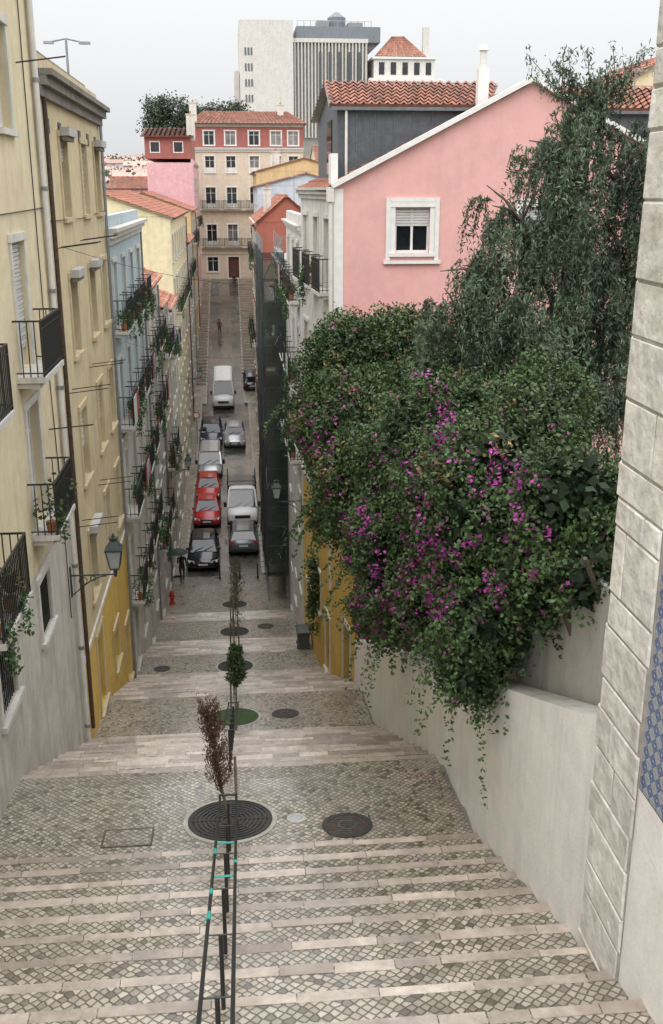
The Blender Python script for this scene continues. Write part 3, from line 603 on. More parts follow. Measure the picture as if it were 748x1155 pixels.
# distant city
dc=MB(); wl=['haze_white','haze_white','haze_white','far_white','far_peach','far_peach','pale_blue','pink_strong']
for i in range(620):
    y=R.uniform(190,640); x=-.10*y+R.uniform(-.16,.26)*y
    if -2<x<60 and y<300: continue
    z=terr(x,y); w=R.uniform(5,11); dd=R.uniform(8,12); h=R.uniform(5,9); m=R.choice(wl)
    dc.box(x,x+w,y,y+dd,z-4,z+h,m,R.uniform(.8,1.1)); ym=y+dd/2
    dc.add([(x-.3,y-.4,z+h),(x+w+.3,y-.4,z+h),(x+w+.3,ym,z+h+1.6),(x-.3,ym,z+h+1.6),(x-.3,y+dd+.4,z+h),(x+w+.3,y+dd+.4,z+h)],[(0,1,2,3),(3,2,5,4),(0,3,4),(1,5,2)],'tile_haze',R.uniform(.7,1.3))
    k=int(w/2.6)
    for a in range(k):
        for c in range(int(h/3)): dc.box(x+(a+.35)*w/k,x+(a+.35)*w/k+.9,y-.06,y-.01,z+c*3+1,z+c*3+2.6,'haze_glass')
dc.obj('distant_city_houses')
ft=MB()
for i in range(15):
    x=-11.5+i*1.0+R.uniform(-.5,.5); y=R.uniform(172,184); ztop=(15.4-abs(x+8)*.22 if x<-3 else 13.8)+R.uniform(-2.2,.2); ft.tube((x,y,-6),(x,y,ztop-3),.4,.15,'bark',6)
    for k in range(7):
        c=np.array([x+R.uniform(-1.5,1.5),y+R.uniform(-1.5,1.5),ztop-R.uniform(.3,6.)]); n=240
        q=NR.normal(size=(n,3))*np.array([.75,.75,.6]); leaves(ft,c+q,.4,.26,'leaf_far',NR.uniform(.7,1.3)*(.5+.8*NR.rand(n)))
for i in range(80):
    y=R.uniform(200,600); x=-.10*y+R.uniform(-.12,.2)*y; z=terr(x,y); n=140
    if -2<x<60 and y<300: continue
    q=NR.normal(size=(n,3))*np.array([2.,2.,1.6]); leaves(ft,np.array([x,y,z+7])+q,1.2,.9,'leaf_far',.8+.9*NR.rand(n)); ft.tube((x,y,z-1),(x,y,z+6),.4,.2,'bark',5)
ft.obj('distant_trees')
# ------------------------------------------------------------------ right near wall, garden
def wt(y): return -4.7-.4136*(y-8.2)
w=Grp('white_garden_wall'); wb=w['wall']
w_y=[8.2+i*(27.3-8.2)/12 for i in range(13)]
wb.poly([(XR,a,gz(a)-1) for a in w_y]+[(XR,27.3,wt(27.3)),(XR,8.2,wt(8.2))],'white_wall')
wb.poly([(XR,8.2,wt(8.2)),(XR,27.3,wt(27.3)),(XR+.35,27.3,wt(27.3)),(XR+.35,8.2,wt(8.2))],'grey_wall',1.5)
wb.poly([(XR+.35,8.2,wt(8.2)-2),(XR+.35,27.3,wt(27.3)-2),(XR+.35,27.3,wt(27.3)),(XR+.35,8.2,wt(8.2))],'grey_wall')
k=120
for i in range(k):
    a=8.2+i*(19.1)/k; c=a+19.1/k
    f_=lambda q:.05+.07*abs(math.sin(q*2.3)+.5*math.sin(q*6.1)); 
    w['damp_skirting'].poly([(XR-.006,a,gz(a)-.4),(XR-.006,c,gz(c)-.4),(XR-.006,c,gz(c)+f_(c)),(XR-.006,a,gz(a)+f_(a))],'grey_wall',1.2)
w.done()
yw=Grp('yellow_wall'); ff=Fr((XR,27.3,0),(-.31,2.7,0),(-2.7,-.31,0))
facade(yw,ff,2.71,-18,-9.4,[dict(r=(.5,1.4,-14.7,-12.6),k='blind',pm='brown_wood')],'yellow'); yw['cap'].fbox(ff,-.02,2.7,-9.4,-9.25,-.25,.06,'trim'); yw.done()
gw=MB(); gw.box(3.75,4.,8.25,13.,-9,-3.9,'grey_wall',1.3); gw.obj('concrete_garden_wall')
gd=MB(); gd.poly([(XR+.35,8.2,wt(8.2)-.25),(16,8.2,wt(8.2)-.25),(16,30,wt(30)-.25),(XR+.1,30,wt(30)-.25)],'soil'); gd.obj('garden_ground')
nb=Grp('tiled_corner_building'); 
nb['walls'].poly([(XR,-1,-9),(XR,7.25,-9),(XR,7.25,-4.82),(XR,-1,-4.82)],'white_wall')
nb['tile_panel'].poly([(XR+.01,-1,-4.82),(XR+.01,7.25,-4.82),(XR+.01,7.25,4),(XR+.01,-1,4)],'azulejo')
nb['walls'].poly([(XR,8.17,-9),(11,8.17,-9),(11,8.17,5),(XR,8.17,5)],'white_plaster'); nb['walls'].poly([(XR,-1,4),(XR,7.25,4),(XR,7.25,5),(XR,-1,5)],'white_plaster')
nb['walls'].poly([(XR,-1,5),(11,-1,5),(11,8.17,5),(XR,8.17,5)],'grey_wall'); nb['walls'].poly([(XR,-1,-9),(11,-1,-9),(11,-1,5),(XR,-1,5)],'white_plaster')
nb['corner_stones'].box(XR-.024,XR+.4,7.26,8.175,-8.6,4.9,'mortar',1.3)
z=-8.6;i=0
while z<5:
    h=R.uniform(.24,.62); split=R.uniform(7.45,7.98) if R.random()<.5 else None
    e=8.2+R.uniform(-.025,.04); a=7.25+R.uniform(-.02,.03)
    parts=[(a,e)] if split is None else [(a,split),(split+.01,e)]
    for p0,p1 in parts:
        x0=XR-.035+R.uniform(-.008,.004); c=.018; z0=z;z1=z+h-.01
        j=lambda:R.uniform(-.006,.006)
        vs=[(x0+c,p0,z0),(x0+c,p1,z0),(x0+c,p1,z1),(x0+c,p0,z1),(x0+j(),p0+c,z0+c),(x0+j(),p1-c,z0+c),(x0+j(),p1-c,z1-c),(x0+j(),p0+c,z1-c),(XR+.4,p1,z0),(XR+.4,p1,z1)]
        nb['corner_stones'].add(vs,[(4,5,6,7),(0,1,5,4),(1,2,6,5),(2,3,7,6),(3,0,4,7),(1,8,9,2)],'limestone_w',R.uniform(.85,1.12))
    z+=h;i+=1
nb.done()
# ------------------------------------------------------------------ bougainvillea
bg=Grp('bougainvillea'); lf=bg['leaves']; fl=bg['flowers']; core=bg['shade_core_and_branches']
BL=[(3.63,10.5,-3.23,.59),(3.37,12.5,-3.81,1.04),(3.44,12.5,-5.2,.9),(3.05,12,-5.9,.5),(3.66,11,-4.35,.72),(2.98,16,-5.78,1.2),(3.03,19,-8.1,.75),(3.38,16,-3.95,1.16),
 (2.95,20,-5.65,1.27),(2.87,24,-5.42,1.4),(2.3,27,-5.83,.84),(3.1,26,-4.48,1.37),(4.25,26,-4.04,1.14),(5.0,22,-4.02,1.18),(4.53,15,-3.5,.82),(2.45,24,-7.7,.66),
 (4.6,24,-5.,1.3),(4.3,18,-4.6,1.3),(5.,13.5,-4.7,1.1),(4.,28,-5.2,1.4),(3.3,14.2,-6.0,.9),(3.2,17.2,-7.2,.9),(3.5,21.5,-7.5,1.1),(3.6,27.6,-7.2,1.2),(3.3,18,-5.,1.2),(3.0,22,-5.5,1.3),(3.4,14.,-4.2,1.1),(5.6,19,-4.3,1.2),(3.7,9.9,-3.9,.45),(4.2,11.2,-3.6,.6),(4.0,13.2,-3.1,.5),(3.,11.6,-5.2,.5),(5.2,16.5,-3.4,.8),(3.2,28.2,-4.2,1.0),(2.95,11.6,-6.0,.38)]
BA=np.array(BL)
for i,(x,y,z,r) in enumerate(BL):
    rings=[]
    for a in range(1,7):
        th=math.pi*a/7; rings.append([(x+r*.45*math.sin(th)*math.cos(ph),y+r*.45*math.sin(th)*math.sin(ph),z+r*.45*math.cos(th)) for ph in [2*math.pi*k/9 for k in range(9)]])
    core.loft(rings,'leaf_shade',.4)  # filler ball, coloured near black to paint the shade inside the bush
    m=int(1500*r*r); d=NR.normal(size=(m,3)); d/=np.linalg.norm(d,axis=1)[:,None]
    leaves(lf,np.array([x,y,z])+d*(r*(.45+.42*NR.rand(m)))[:,None],.15,.11,'leaf_shade',.5+1.1*NR.rand(m))  # inner leaves use a darkened leaf colour as painted interior shade
    nc=int(r*r*210)
    L=.07 if y<18 else .095
    for c in range(nc):
        dr=NR.normal(size=3); dr/=np.linalg.norm(dr)
        if dr[1]>.75: continue
        rr=r*(.76+.34*NR.rand()); p=np.array([x,y,z])+dr*rr
        dd=np.linalg.norm((BA[:,:3]-p),axis=1)/BA[:,3]
        if (dd<.66).any(): continue
        if p[0]>XR and p[0]<XR+.3 and p[2]<wt(p[1])-.3: continue
        m=30; C=p+NR.normal(size=(m,3))*.085*(1 if y<18 else 1.25)
        tt=NR.uniform(.5,1.4)
        mt='leaf_dry' if NR.rand()<(.03 if y<18 else .12) else 'leaf'
        leaves(lf,C,L,L*.62,mt,tt*(.55+.9*NR.rand(m)))
        if NR.rand()<.09:
            for s in range(NR.randint(6,16)):
                q=p+dr*.06*s*np.array([1,1,.6])-np.array([0,0,.006*s*s]); leaves(lf,q+NR.normal(size=(5,3))*.03,L,L*.6,'leaf',.8+.8*NR.rand(5))
FLC=[(3.0,14.9,-4.2,.55),(2.9,13.,-4.3,.5),(3.1,18,-7.0,.7),(2.75,19.5,-7.8,.5),(2.75,18.5,-8.3,.5),(2.7,13.5,-5.0,.5),(2.9,11.5,-4.5,.4),(2.3,24,-5.5,.5),(3.3,11.5,-3.2,.4),(2.6,16,-6.2,.6),(2.5,21,-5.6,.5),(3.3,15.,-3.,.5),(2.6,12.3,-5.1,.4),(2.5,20,-6.9,.7),(2.2,27,-5.4,.5),(3.3,10.6,-3.8,.3),(2.3,16.3,-5.,.5),(3.,13,-3.6,.5),(2.8,14.5,-5.6,.6),(2.6,22.5,-5.,.7)]
fc=[]
for (x,y,z,s) in FLC:
    for k in range(int(60*s)): fc.append((np.array([x,y,z])+NR.normal(size=3)*np.array([.3,1.1,.6])*s*1.1,NR.randint(3,14)))
for k in range(230):
    j=NR.randint(len(BL)); fc.append((BA[j,:3]+NR.normal(size=3)*BA[j,3]*.7,NR.randint(1,5)))
for p,m in fc:
    dd=np.linalg.norm(BA[:,:3]-p,axis=1)/BA[:,3]; j=int(dd.argmin()); c=BA[j,:3]; v=p-c; 
    v[0]-=.25*BA[j,3]; v[1]-=.3*BA[j,3]; v/=np.linalg.norm(v); p=c+v*BA[j,3]*NR.uniform(.9,1.1); y=p[1]
    leaves(fl,p+NR.normal(size=(m,3))*.045,.055 if y<18 else .075,.045 if y<18 else .06,'flower',NR.uniform(.45,1.2)*(.6+.7*NR.rand(m)))
for k in range(14):
    y=R.uniform(10,27); a=Vector((4.2,y,wt(y)-.3)); c=Vector((3.4+R.uniform(-.4,.6),y+R.uniform(-1,1),wt(y)+2.))
    core.path([a,a.lerp(c,.5)+Vector((R.uniform(-.2,.2),0,.2)),c],.06,'bark',6,.025)
bg.done()
# ------------------------------------------------------------------ pepper tree
pt=Grp('pepper_tree'); tr=pt['trunk']; pl=pt['foliage']
CR=[(6.9,20,1.5,.5),(6.4,20,.6,.9),(7.4,20,.2,1.0),(8.2,20,.2,.7),(5.6,20,-.6,.95),(4.9,20,-1.6,.8),(6.5,20,-1.0,1.2),(7.7,20,-1.3,1.1),(8.4,20,-1.6,.9),(4.35,19.7,-2.3,.55),(6.2,19.5,-2.6,1.2),(7.7,20,-2.9,1.2),(7.2,19.4,-4.,1.2),(5.6,19.6,-2.9,.9),(5.5,19.3,-3.9,.8),(6.6,18.8,-3.9,.8)]
base=Vector((7.2,21,wt(21)-.5)); fork=Vector((7.,20.6,-5.)); tr.path([base,base.lerp(fork,.5)+Vector((.15,0,0)),fork],.28,'bark',10,.2)
for x,y,z,r in CR:
    c=Vector((x,y,z)); m=fork.lerp(c,.55)+Vector((R.uniform(-.3,.3),R.uniform(-.2,.2),.5)); tr.path([fork,m,c],.11,'bark',7,.035)
    for k in range(9):
        e=c+Vector((R.gauss(0,1),R.gauss(0,1),abs(R.gauss(0,.8)))).normalized()*r*1.05; tr.path([c,c.lerp(e,.5)+Vector((0,0,.1)),e],.03,'bark',5,.01)
for x,y,z,r in CR:
    for g_ in range(int(13*r*r)+7):
        d=NR.normal(size=3); d/=np.linalg.norm(d); g0=np.array([x,y,z])+d*r*NR.uniform(.2,1.15); ti0=NR.uniform(.5,1.45)
        for k in range(9):
            s=g0+NR.normal(size=3)*.13; h=NR.normal(size=2); h/=np.linalg.norm(h); ln=NR.uniform(.45,1.35); n=24; tt=np.linspace(0,1,n)
            hx=d[:2]*.65+h*.25
            P=np.stack([s[0]+hx[0]*.55*np.sqrt(tt)*ln,s[1]+hx[1]*.55*np.sqrt(tt)*ln,s[2]+.16*np.sin(tt*2.4)-ln*tt**1.5],1)
            Q=np.repeat(P,2,axis=0)+NR.normal(size=(2*n,3))*.027
            leaves(pl,Q,.12,.028,'leaf_pepper',ti0*NR.uniform(.75,1.25)*(.75+.5*NR.rand(2*n)),down=np.array([0,0,-.6]))
for k in range(22):
    a=Vector((6.9+R.uniform(-.8,.7),20,1.6)); e=a+Vector((R.uniform(-.9,.9),R.uniform(-.3,.3),R.uniform(.3,.95))); tr.path([a,e],.012,'bark',4,.006)
    q=np.linspace(0,1,22)[:,None]; C=np.array(a)*(1-q)+np.array(e)*q+NR.normal(size=(22,3))*.05; leaves(pl,np.repeat(C,4,0)+NR.normal(size=(88,3))*.05,.11,.028,'leaf_pepper',.7+.5*NR.rand(88),down=np.array([0,0,-.6]))
pt.done()
PL.obj('balcony_plants')
vine=MB()
for k in range(26):
    z=-12.4-k*.1; bush(vine,(2.58+R.uniform(-.05,.05),33.8+R.uniform(-.3,.3)*(1+k*.04),z),.22+.01*(k%7),60,.11,'leaf')
vine.obj('climbing_vine')
# ------------------------------------------------------------------ grates, manholes
def tilt(x,y,slope=None):
    s=(gz(y+.4)-gz(y-.4))/.8 if slope is None else slope
    return Matrix.Translation((x,y,gz(y)))@Matrix.Rotation(math.atan(s),4,'X')
def annulus(mb,r0,r1,z0,z1,mat,n=40,t=1.):
    vs=[];fs=[]
    for i in range(n):
        c,s=math.cos(2*math.pi*i/n),math.sin(2*math.pi*i/n); vs+=[(r0*c,r0*s,z0),(r1*c,r1*s,z0),(r1*c,r1*s,z1),(r0*c,r0*s,z1)]
    for i in range(n):
        a=4*i;b_=4*((i+1)%n); fs+=[(a+3,a+2,b_+2,b_+3),(a+1,b_+1,b_+2,a+2),(a,a+3,b_+3,b_)]
    mb.add(vs,fs,mat,t)
GR=[(-.25,13.45,0),(-.25,24.1,1),(-.25,33.85,0),(-.3,41.7,0),(-.3,48.,0)]
for x,y,mo in GR:
    g=Grp('tree_grate'); 
    for k in ('stone_ring','iron_grate','soil'): g[k].M=tilt(x,y)
    annulus(g['stone_ring'],.64,.71,-.05,.012,'limestone',t=.85)
    g['soil'].tube((0,0,-.05),(0,0,.006 if not mo else .022),.639,.639,'moss' if mo else 'soil',40)
    for k in range(8): annulus(g['iron_grate'],.11+k*.066,.152+k*.066,-.02,.02,'iron_grate',36,1.2)
    annulus(g['iron_grate'],.61,.64,-.02,.026,'iron_grate')
    for k in range(8):
        a=k*math.pi/4; g['iron_grate'].beam((math.cos(a)*.12,math.sin(a)*.12,.0),(math.cos(a)*.61,math.sin(a)*.61,.0),.03,.046,'iron_grate')
    g.done()
for x,y,r in ((1.5,13.1,.38),(1.1,24.2,.36),(1.1,42.3,.38),(-2.9,33.9,.3)):
    g=MB(); g.M=tilt(x,y); annulus(g,r*.8,r,-.04,.014,'iron_grate',t=1.6); g.tube((0,0,-.04),(0,0,.01),r*.79,r*.79,'rust',32)
    for i in range(-4,5):
        hw=math.sqrt(max(0,.7**2-(i*.16)**2))*r
        if hw>.03: g.box(-hw,hw,i*.16*r-.012,i*.16*r+.012,.0101,.016,'iron_grate',2.4)
    annulus(g,r*.3,r*.38,.0,.019,'iron_grate',24,3.)
    g.obj('manhole_cover')
g=MB(); g.M=tilt(.75,13.4); annulus(g,.1,.145,-.03,.014,'kerb',t=1.3); g.tube((0,0,-.03),(0,0,.011),.1,.1,'paint_silver',24); g.obj('water_valve_cover')
g=MB(); g.M=tilt(-1.75,13.1); g.box(-.34,.34,-.24,.24,-.03,.008,'cobble',.75); 
for a in ((-.37,.37,-.265,-.24),(-.37,.37,.24,.265),(-.37,-.345,-.239,.239),(.345,.37,-.239,.239)): g.box(*a,-.03,.01,'rust',1.5)
g.obj('paved_access_cover')
g=MB(); g.M=tilt(2.95,22.9); g.box(-.3,.3,-.2,.2,-.03,.02,'iron')
for i in range(8): g.box(-.27+i*.07,-.235+i*.07,-.18,.18,.0201,.035,'iron_grate')
g.obj('drain_grate')
# fallen petals under the bougainvillea
fp=MB(); n=420; C=np.stack([3.2-np.abs(NR.normal(size=n))*.5,NR.uniform(10,26,n),np.zeros(n)],1); C[:,2]=[gz(q)+.03 for q in C[:,1]]
leaves(fp,C,.05,.035,'leaf_dry',.5+.8*NR.rand(n)); leaves(fp,C[:150]+np.array([-.1,.2,.0]),.045,.035,'flower',.5+.6*NR.rand(150)); fp.obj('fallen_leaves')
# ------------------------------------------------------------------ handrails
def handrail(y0,y1,name='handrail'):
    h=Grp(name); xs=-.25; n=max(2,int((y1-y0)/1.25)); q=.115
    for dx in (-q,q):
        pts=[(xs+dx,y0,gz(y0)+.93)]+[(xs+dx,y1,gz(y1)+.93),(xs+dx,y1+.22,gz(y1)+.9)]; h['rails'].path(pts,.017,'iron',8)
    h['rails'].tube((xs-q,y1+.22,gz(y1)+.9),(xs+q,y1+.22,gz(y1)+.9),.017,.017,'iron')
    for i in range(n+1):
        y=y0+(y1-y0)*i/n; z=gz(y); h['posts'].tube((xs,y,z-.1),(xs,y,z+.9),.02,.02,'iron',8); h['posts'].tube((xs-q,y,z+.91),(xs+q,y,z+.91),.007,.007,'iron',6)
        h['posts'].tube((xs,y,z-.05),(xs,y,z+.06),.045,.04,'iron',8)
    return h
h=handrail(3.5,12.3)
for (y,dx,l) in ((8.3,-.115,.16),(9.3,.115,.1),(9.7,-.115,.2),(7.6,-.115,.2)):
    z=gz(y)+.93; h['tape'].tube((-.25+dx,y,z),(-.25+dx,y+l,z-.4*l),.022,.02,'turquoise',8)
for y in (8.9,10.2): h['tape'].beam((-.36,y,gz(y)+.92),(-.14,y+.06,gz(y)+.88),.035,.006,'turquoise',.8); 
h.done(); handrail(15.2,22.4).done(); handrail(25.9,32.7).done()
# ------------------------------------------------------------------ young trees
t=Grp('dead_cypress_sapling'); b0=Vector((-.25,13.45,gz(13.45))); tp=b0+Vector((-.28,-.1,1.95))
t['stem'].path([b0,b0+Vector((-.12,0,.6)),tp],.03,'bark_light',7,.012); t['stake'].tube(b0+Vector((.1,0,-.1)),b0+Vector((.1,0,1.1)),.022,.022,'bark_light',7)
for k in range(200):
    f=R.uniform(.22,1.); s=(b0+Vector((-.12,0,.5))).lerp(tp,(f-.22)/.78); ln=.26*(1.15-f*.55)+.05; a=R.uniform(0,6.3)
    e=s+Vector((math.cos(a)*ln*.7,math.sin(a)*ln*.7,ln*1.)); q=np.linspace(0,1,7)[:,None]; C=np.array(s)*(1-q)+np.array(e)*q
    leaves(t['dry_foliage'],np.repeat(C,3,0)+NR.normal(size=(21,3))*.016,.06,.016,'leaf_brown',.5+.9*NR.rand(21),down=np.array(tuple((e-s).normalized()))*.8)
t.done()
t=Grp('young_cypress_tree'); b0=Vector((-.2,24.1,gz(24.1))); tp=b0+Vector((.05,0,2.0))
t['stem'].path([b0,tp],.03,'bark_light',7,.01); t['stake'].tube(b0+Vector((-.12,0,-.1)),b0+Vector((-.12,0,1.5)),.025,.025,'bark_light',7)
for k in range(150):
    f=R.uniform(.45,1.); s=b0.lerp(tp,f); ln=.3*(1.2-f)+.1; a=R.uniform(0,6.3); e=s+Vector((math.cos(a)*ln*.8,math.sin(a)*ln*.8,ln*.7)); q=np.linspace(0,1,6)[:,None]; C=np.array(s)*(1-q)+np.array(e)*q
    leaves(t['foliage'],np.repeat(C,4,0)+NR.normal(size=(24,3))*.025,.09,.035,'leaf',.5+.8*NR.rand(24))
t.done()
for (x,y,H) in ((-.25,33.85,3.9),(-.3,41.7,3.0),(-.3,48.,2.4)):
    t=Grp('bare_street_tree'); b0=Vector((x,y,gz(y))); tp=b0+Vector((.15,.1,H)); t['stem'].path([b0,b0+Vector((-.05,0,H*.5)),tp],.035,'bark_light',7,.012)
    for s in (-.15,.15): t['stake'].tube(b0+Vector((s,0,-.1)),b0+Vector((s,0,1.7)),.028,.028,'bark_light',7)
    for k in range(34):
        f=R.uniform(.4,1.); s=b0.lerp(tp,f); a=R.uniform(0,6.3); ln=R.uniform(.25,.75)*(1.3-f*.7); e=s+Vector((math.cos(a)*ln*.8,math.sin(a)*ln*.8,ln*R.uniform(.3,1.)))
        t['twigs'].path([s,s.lerp(e,.5)+Vector((0,0,.04)),e],.013,'bark',4,.006)
        q=NR.rand(6)[:,None]; C=np.array(s)*(1-q)+np.array(e)*q; leaves(t['sparse_leaves'],C+NR.normal(size=(6,3))*.05,.08,.045,'leaf',.6+.8*NR.rand(6))
    t.done()
# ------------------------------------------------------------------ lanterns
def lantern(name,wx,y,z,side):
    g=Grp(name); s=side; x1=wx+s*1.0
    br=g['bracket']; br.box(min(wx,wx+s*.03),max(wx,wx+s*.03),y-.05,y+.05,z-.75,z-.05,'lantern_green')
    br.tube((wx,y,z-.25),(x1,y,z-.25),.022,.018,'lantern_green',8)
    pts=[(wx+s*(.05+.75*(k/10)),y,z-.7+.42*math.sin(k/10*math.pi/2)) for k in range(11)]; br.path(pts,.015,'lantern_green',6)
    for c,r in (((wx+s*.28,z-.38),.09),((wx+s*.5,z-.33),.06)):
        br.path([(c[0]+r*math.cos(a*.6),y,c[1]+r*math.sin(a*.6)) for a in range(11)],.01,'lantern_green',5)
    br.tube((x1,y,z-.3),(x1,y,z-.12),.03,.05,'lantern_green')
    q=math.pi/4; L=g['lantern']
    L.tube((x1,y,z-.12),(x1,y,z-.08),.13,.15,'lantern_green',4,rot=q); L.tube((x1,y,z-.079),(x1,y,z+.33),.14,.235,'lantern_glass',4,rot=q)
    for k in range(4):
        a=q+k*math.pi/2; L.tube((x1+.143*math.cos(a),y+.143*math.sin(a),z-.08),(x1+.24*math.cos(a),y+.24*math.sin(a),z+.34),.014,.014,'lantern_green',5)
    L.tube((x1,y,z+.331),(x1,y,z+.37),.27,.27,'lantern_green',4,rot=q); L.tube((x1,y,z+.371),(x1,y,z+.55),.25,.09,'lantern_green',4,rot=q); L.tube((x1,y,z+.551),(x1,y,z+.62),.09,.11,'lantern_green',8); L.tube((x1,y,z+.62),(x1,y,z+.72),.04,.01,'lantern_green',8)
    g.done()
lantern('street_lamp',XL,21.6,-7.9,1); lantern('street_lamp',2.55,39.,-11.6,-1); lantern('street_lamp',XL,57.,-15.,1); lantern('street_lamp',XL,84.,-14.5,1)
a=MB(); a.tube((-5,36,-2),(-5,36,4.55),.05,.04,'metal_grey',8); a.path([(-5.5,36,4.5),(-5,36,4.6),(-4.5,36,4.5)],.03,'metal_grey',6); a.box(-5.7,-5.4,35.9,36.1,4.44,4.51,'metal_grey'); a.box(-4.6,-4.25,35.9,36.1,4.44,4.51,'metal_grey'); a.obj('rooftop_lamp_mast')
def aerial(x,y,z,h):
    a=MB(); a.tube((x,y,z-.6),(x,y,z+h),.025,.02,'metal_grey',6); a.tube((x-.6,y,z+h*.9),(x+.6,y,z+h*.9),.012,.012,'metal_grey',5)
    for k in range(8): q=x-.55+k*.155; a.tube((q,y-.25,z+h*.9),(q,y+.25,z+h*.9),.008,.008,'metal_grey',4); a.tube((q,y,z+h*.9-.15),(q,y,z+h*.9+.15),.008,.008,'metal_grey',4)
    a.obj('tv_aerial')
for q in ((12.6,33,2.7,.9),(-6,50,-3,1.6),(-8,75,-.2,2),(5,82,-.8,2),(6,120,3,2.5)): aerial(*q)
w=MB()
for (p,q,s) in (((XL,24,-1.2),(3.0,31,-2.6),.4),((XL,36,-5),(2.6,41,-6),.5),((XL,48,-8),(2.5,52,-9),.4),((XL,70,-9),(2.5,74,-9.5),.5)):
    p=Vector(p);q=Vector(q); w.path([p.lerp(q,k/12)-Vector((0,0,s*4*(k/12)*(1-k/12))) for k in range(13)],.007,'plastic_black',4)
w.obj('overhead_wires')
# ------------------------------------------------------------------ scaffolding
s=Grp('scaffolding'); 
x0,x1,ya,yb,zt=1.45,2.42,48.3,58.6,-3.0
for x in (x0,x1):
    y=ya
    while y<=yb+.01:
        s['standards'].tube((x,y,gz(y)),(x,y,zt+.9),.028,.028,'metal_grey',6); s['standards'].box(x-.08,x+.08,y-.08,y+.08,gz(y)+.002,gz(y)+.03,'metal_grey'); y+=2.06
z=-18.
while z<zt+.5:
    for x in (x0,x1):
        for dz in (0,1.0): s['ledgers'].tube((x,ya,z+dz),(x,yb,z+dz),.022,.022,'metal_grey',6)
    for dz in (0,1.): s['ledgers'].tube((x0,ya,z+dz),(x1,ya,z+dz),.022,.022,'metal_grey',6)
    s['decks'].box(x0+.03,x1-.03,ya,yb,z+.03,z+.08,'plank'); s['ledgers'].tube((x0,ya-.03,z),(x1,ya-.03,z+2),.018,.018,'metal_grey',6)
    z+=2.
nt_=s['netting']
def sheet(f,nu,nv):
    vs=[f(i/nu,j/nv) for j in range(nv+1) for i in range(nu+1)]; fs=[(j*(nu+1)+i,j*(nu+1)+i+1,(j+1)*(nu+1)+i+1,(j+1)*(nu+1)+i) for j in range(nv) for i in range(nu)]; nt_.add(vs,fs,'net')
def wv(a,b): return .05*math.sin(a*9+b*3)+.05*math.sin(b*23+a*5)
sheet(lambda a,b:(x0-.08+wv(a*3,b),ya+(yb-ya)*a,-18.6+(zt+18.9)*b),60,60)
sheet(lambda a,b:(x0-.06+(x1-x0+.1)*a,ya-.1+wv(a,b)*.9,-18.6+(zt+18.9)*b),12,60)
s.done(('netting',))
# ------------------------------------------------------------------ street furniture
def bollard(x,y):
    b=MB(); z=gz(y); b.tube((x,y,z-.05),(x,y,z+.75),.045,.04,'iron',10); b.tube((x,y,z+.75),(x,y,z+.8),.055,.055,'iron',10); b.tube((x,y,z+.8),(x,y,z+.88),.05,.015,'iron',10); b.tube((x,y,z),(x,y,z+.12),.07,.06,'iron',10); b.obj('bollard')
for x in (-1.1,0.,1.0): bollard(x,53.3)
for y in (58,62): bollard(1.45,y)
b=MB(); x,y=-3.45,48.5; z=gz(y); b.tube((x,y,z),(x,y,z+.08),.16,.16,'hydrant_red',12); b.tube((x,y,z+.08),(x,y,z+.6),.1,.1,'hydrant_red',12); b.tube((x,y,z+.6),(x,y,z+.75),.13,.05,'hydrant_red',12); b.tube((x-.18,y,z+.45),(x+.18,y,z+.45),.05,.05,'hydrant_red',8); b.tube((x,y-.18,z+.4),(x,y,z+.4),.06,.06,'hydrant_red',8); b.obj('fire_hydrant')
def bin_(x,y,s=1.):
    b=MB(); z=gz(y)+.02; b.loft([[(x+sx*w,y+sy*d,z+h) for sx,sy in ((-1,-1),(1,-1),(1,1),(-1,1))] for w,d,h in ((.2*s,.24*s,.06),(.23*s,.28*s,.8*s),(.26*s,.31*s,.88*s))],'bin_grey'); b.loft([[(x+sx*w,y+sy*d,z+h) for sx,sy in ((-1,-1),(1,-1),(1,1),(-1,1))] for w,d,h in ((.27*s,.33*s,.885*s),(.27*s,.33*s,.93*s),(.2*s,.25*s,1.*s))],'bin_grey',1.4)
    for q in (-.2,.2): b.tube((x+q*s-.03,y+.3*s,z+.08),(x+q*s+.03,y+.3*s,z+.08),.09,.09,'rubber',10)
    b.tube((x-.22*s,y+.36*s,z+.86*s),(x+.22*s,y+.36*s,z+.86*s),.02,.02,'bin_grey'); b.obj('wheelie_bin')
bin_(2.35,35.6); bin_(2.4,37.2,.9)
sg=MB(); x,y=-3.2,84.; z=gz(y)+.13; sg.tube((x,y,z),(x,y,z+2.6),.03,.03,'metal_grey',8); sg.tube((x,y-.04,z+2.4),(x,y-.02,z+2.4),.3,.3,'hydrant_red',20); sg.tube((x,y-.045,z+2.4),(x,y-.041,z+2.4),.22,.22,'plate',20); sg.obj('traffic_sign')
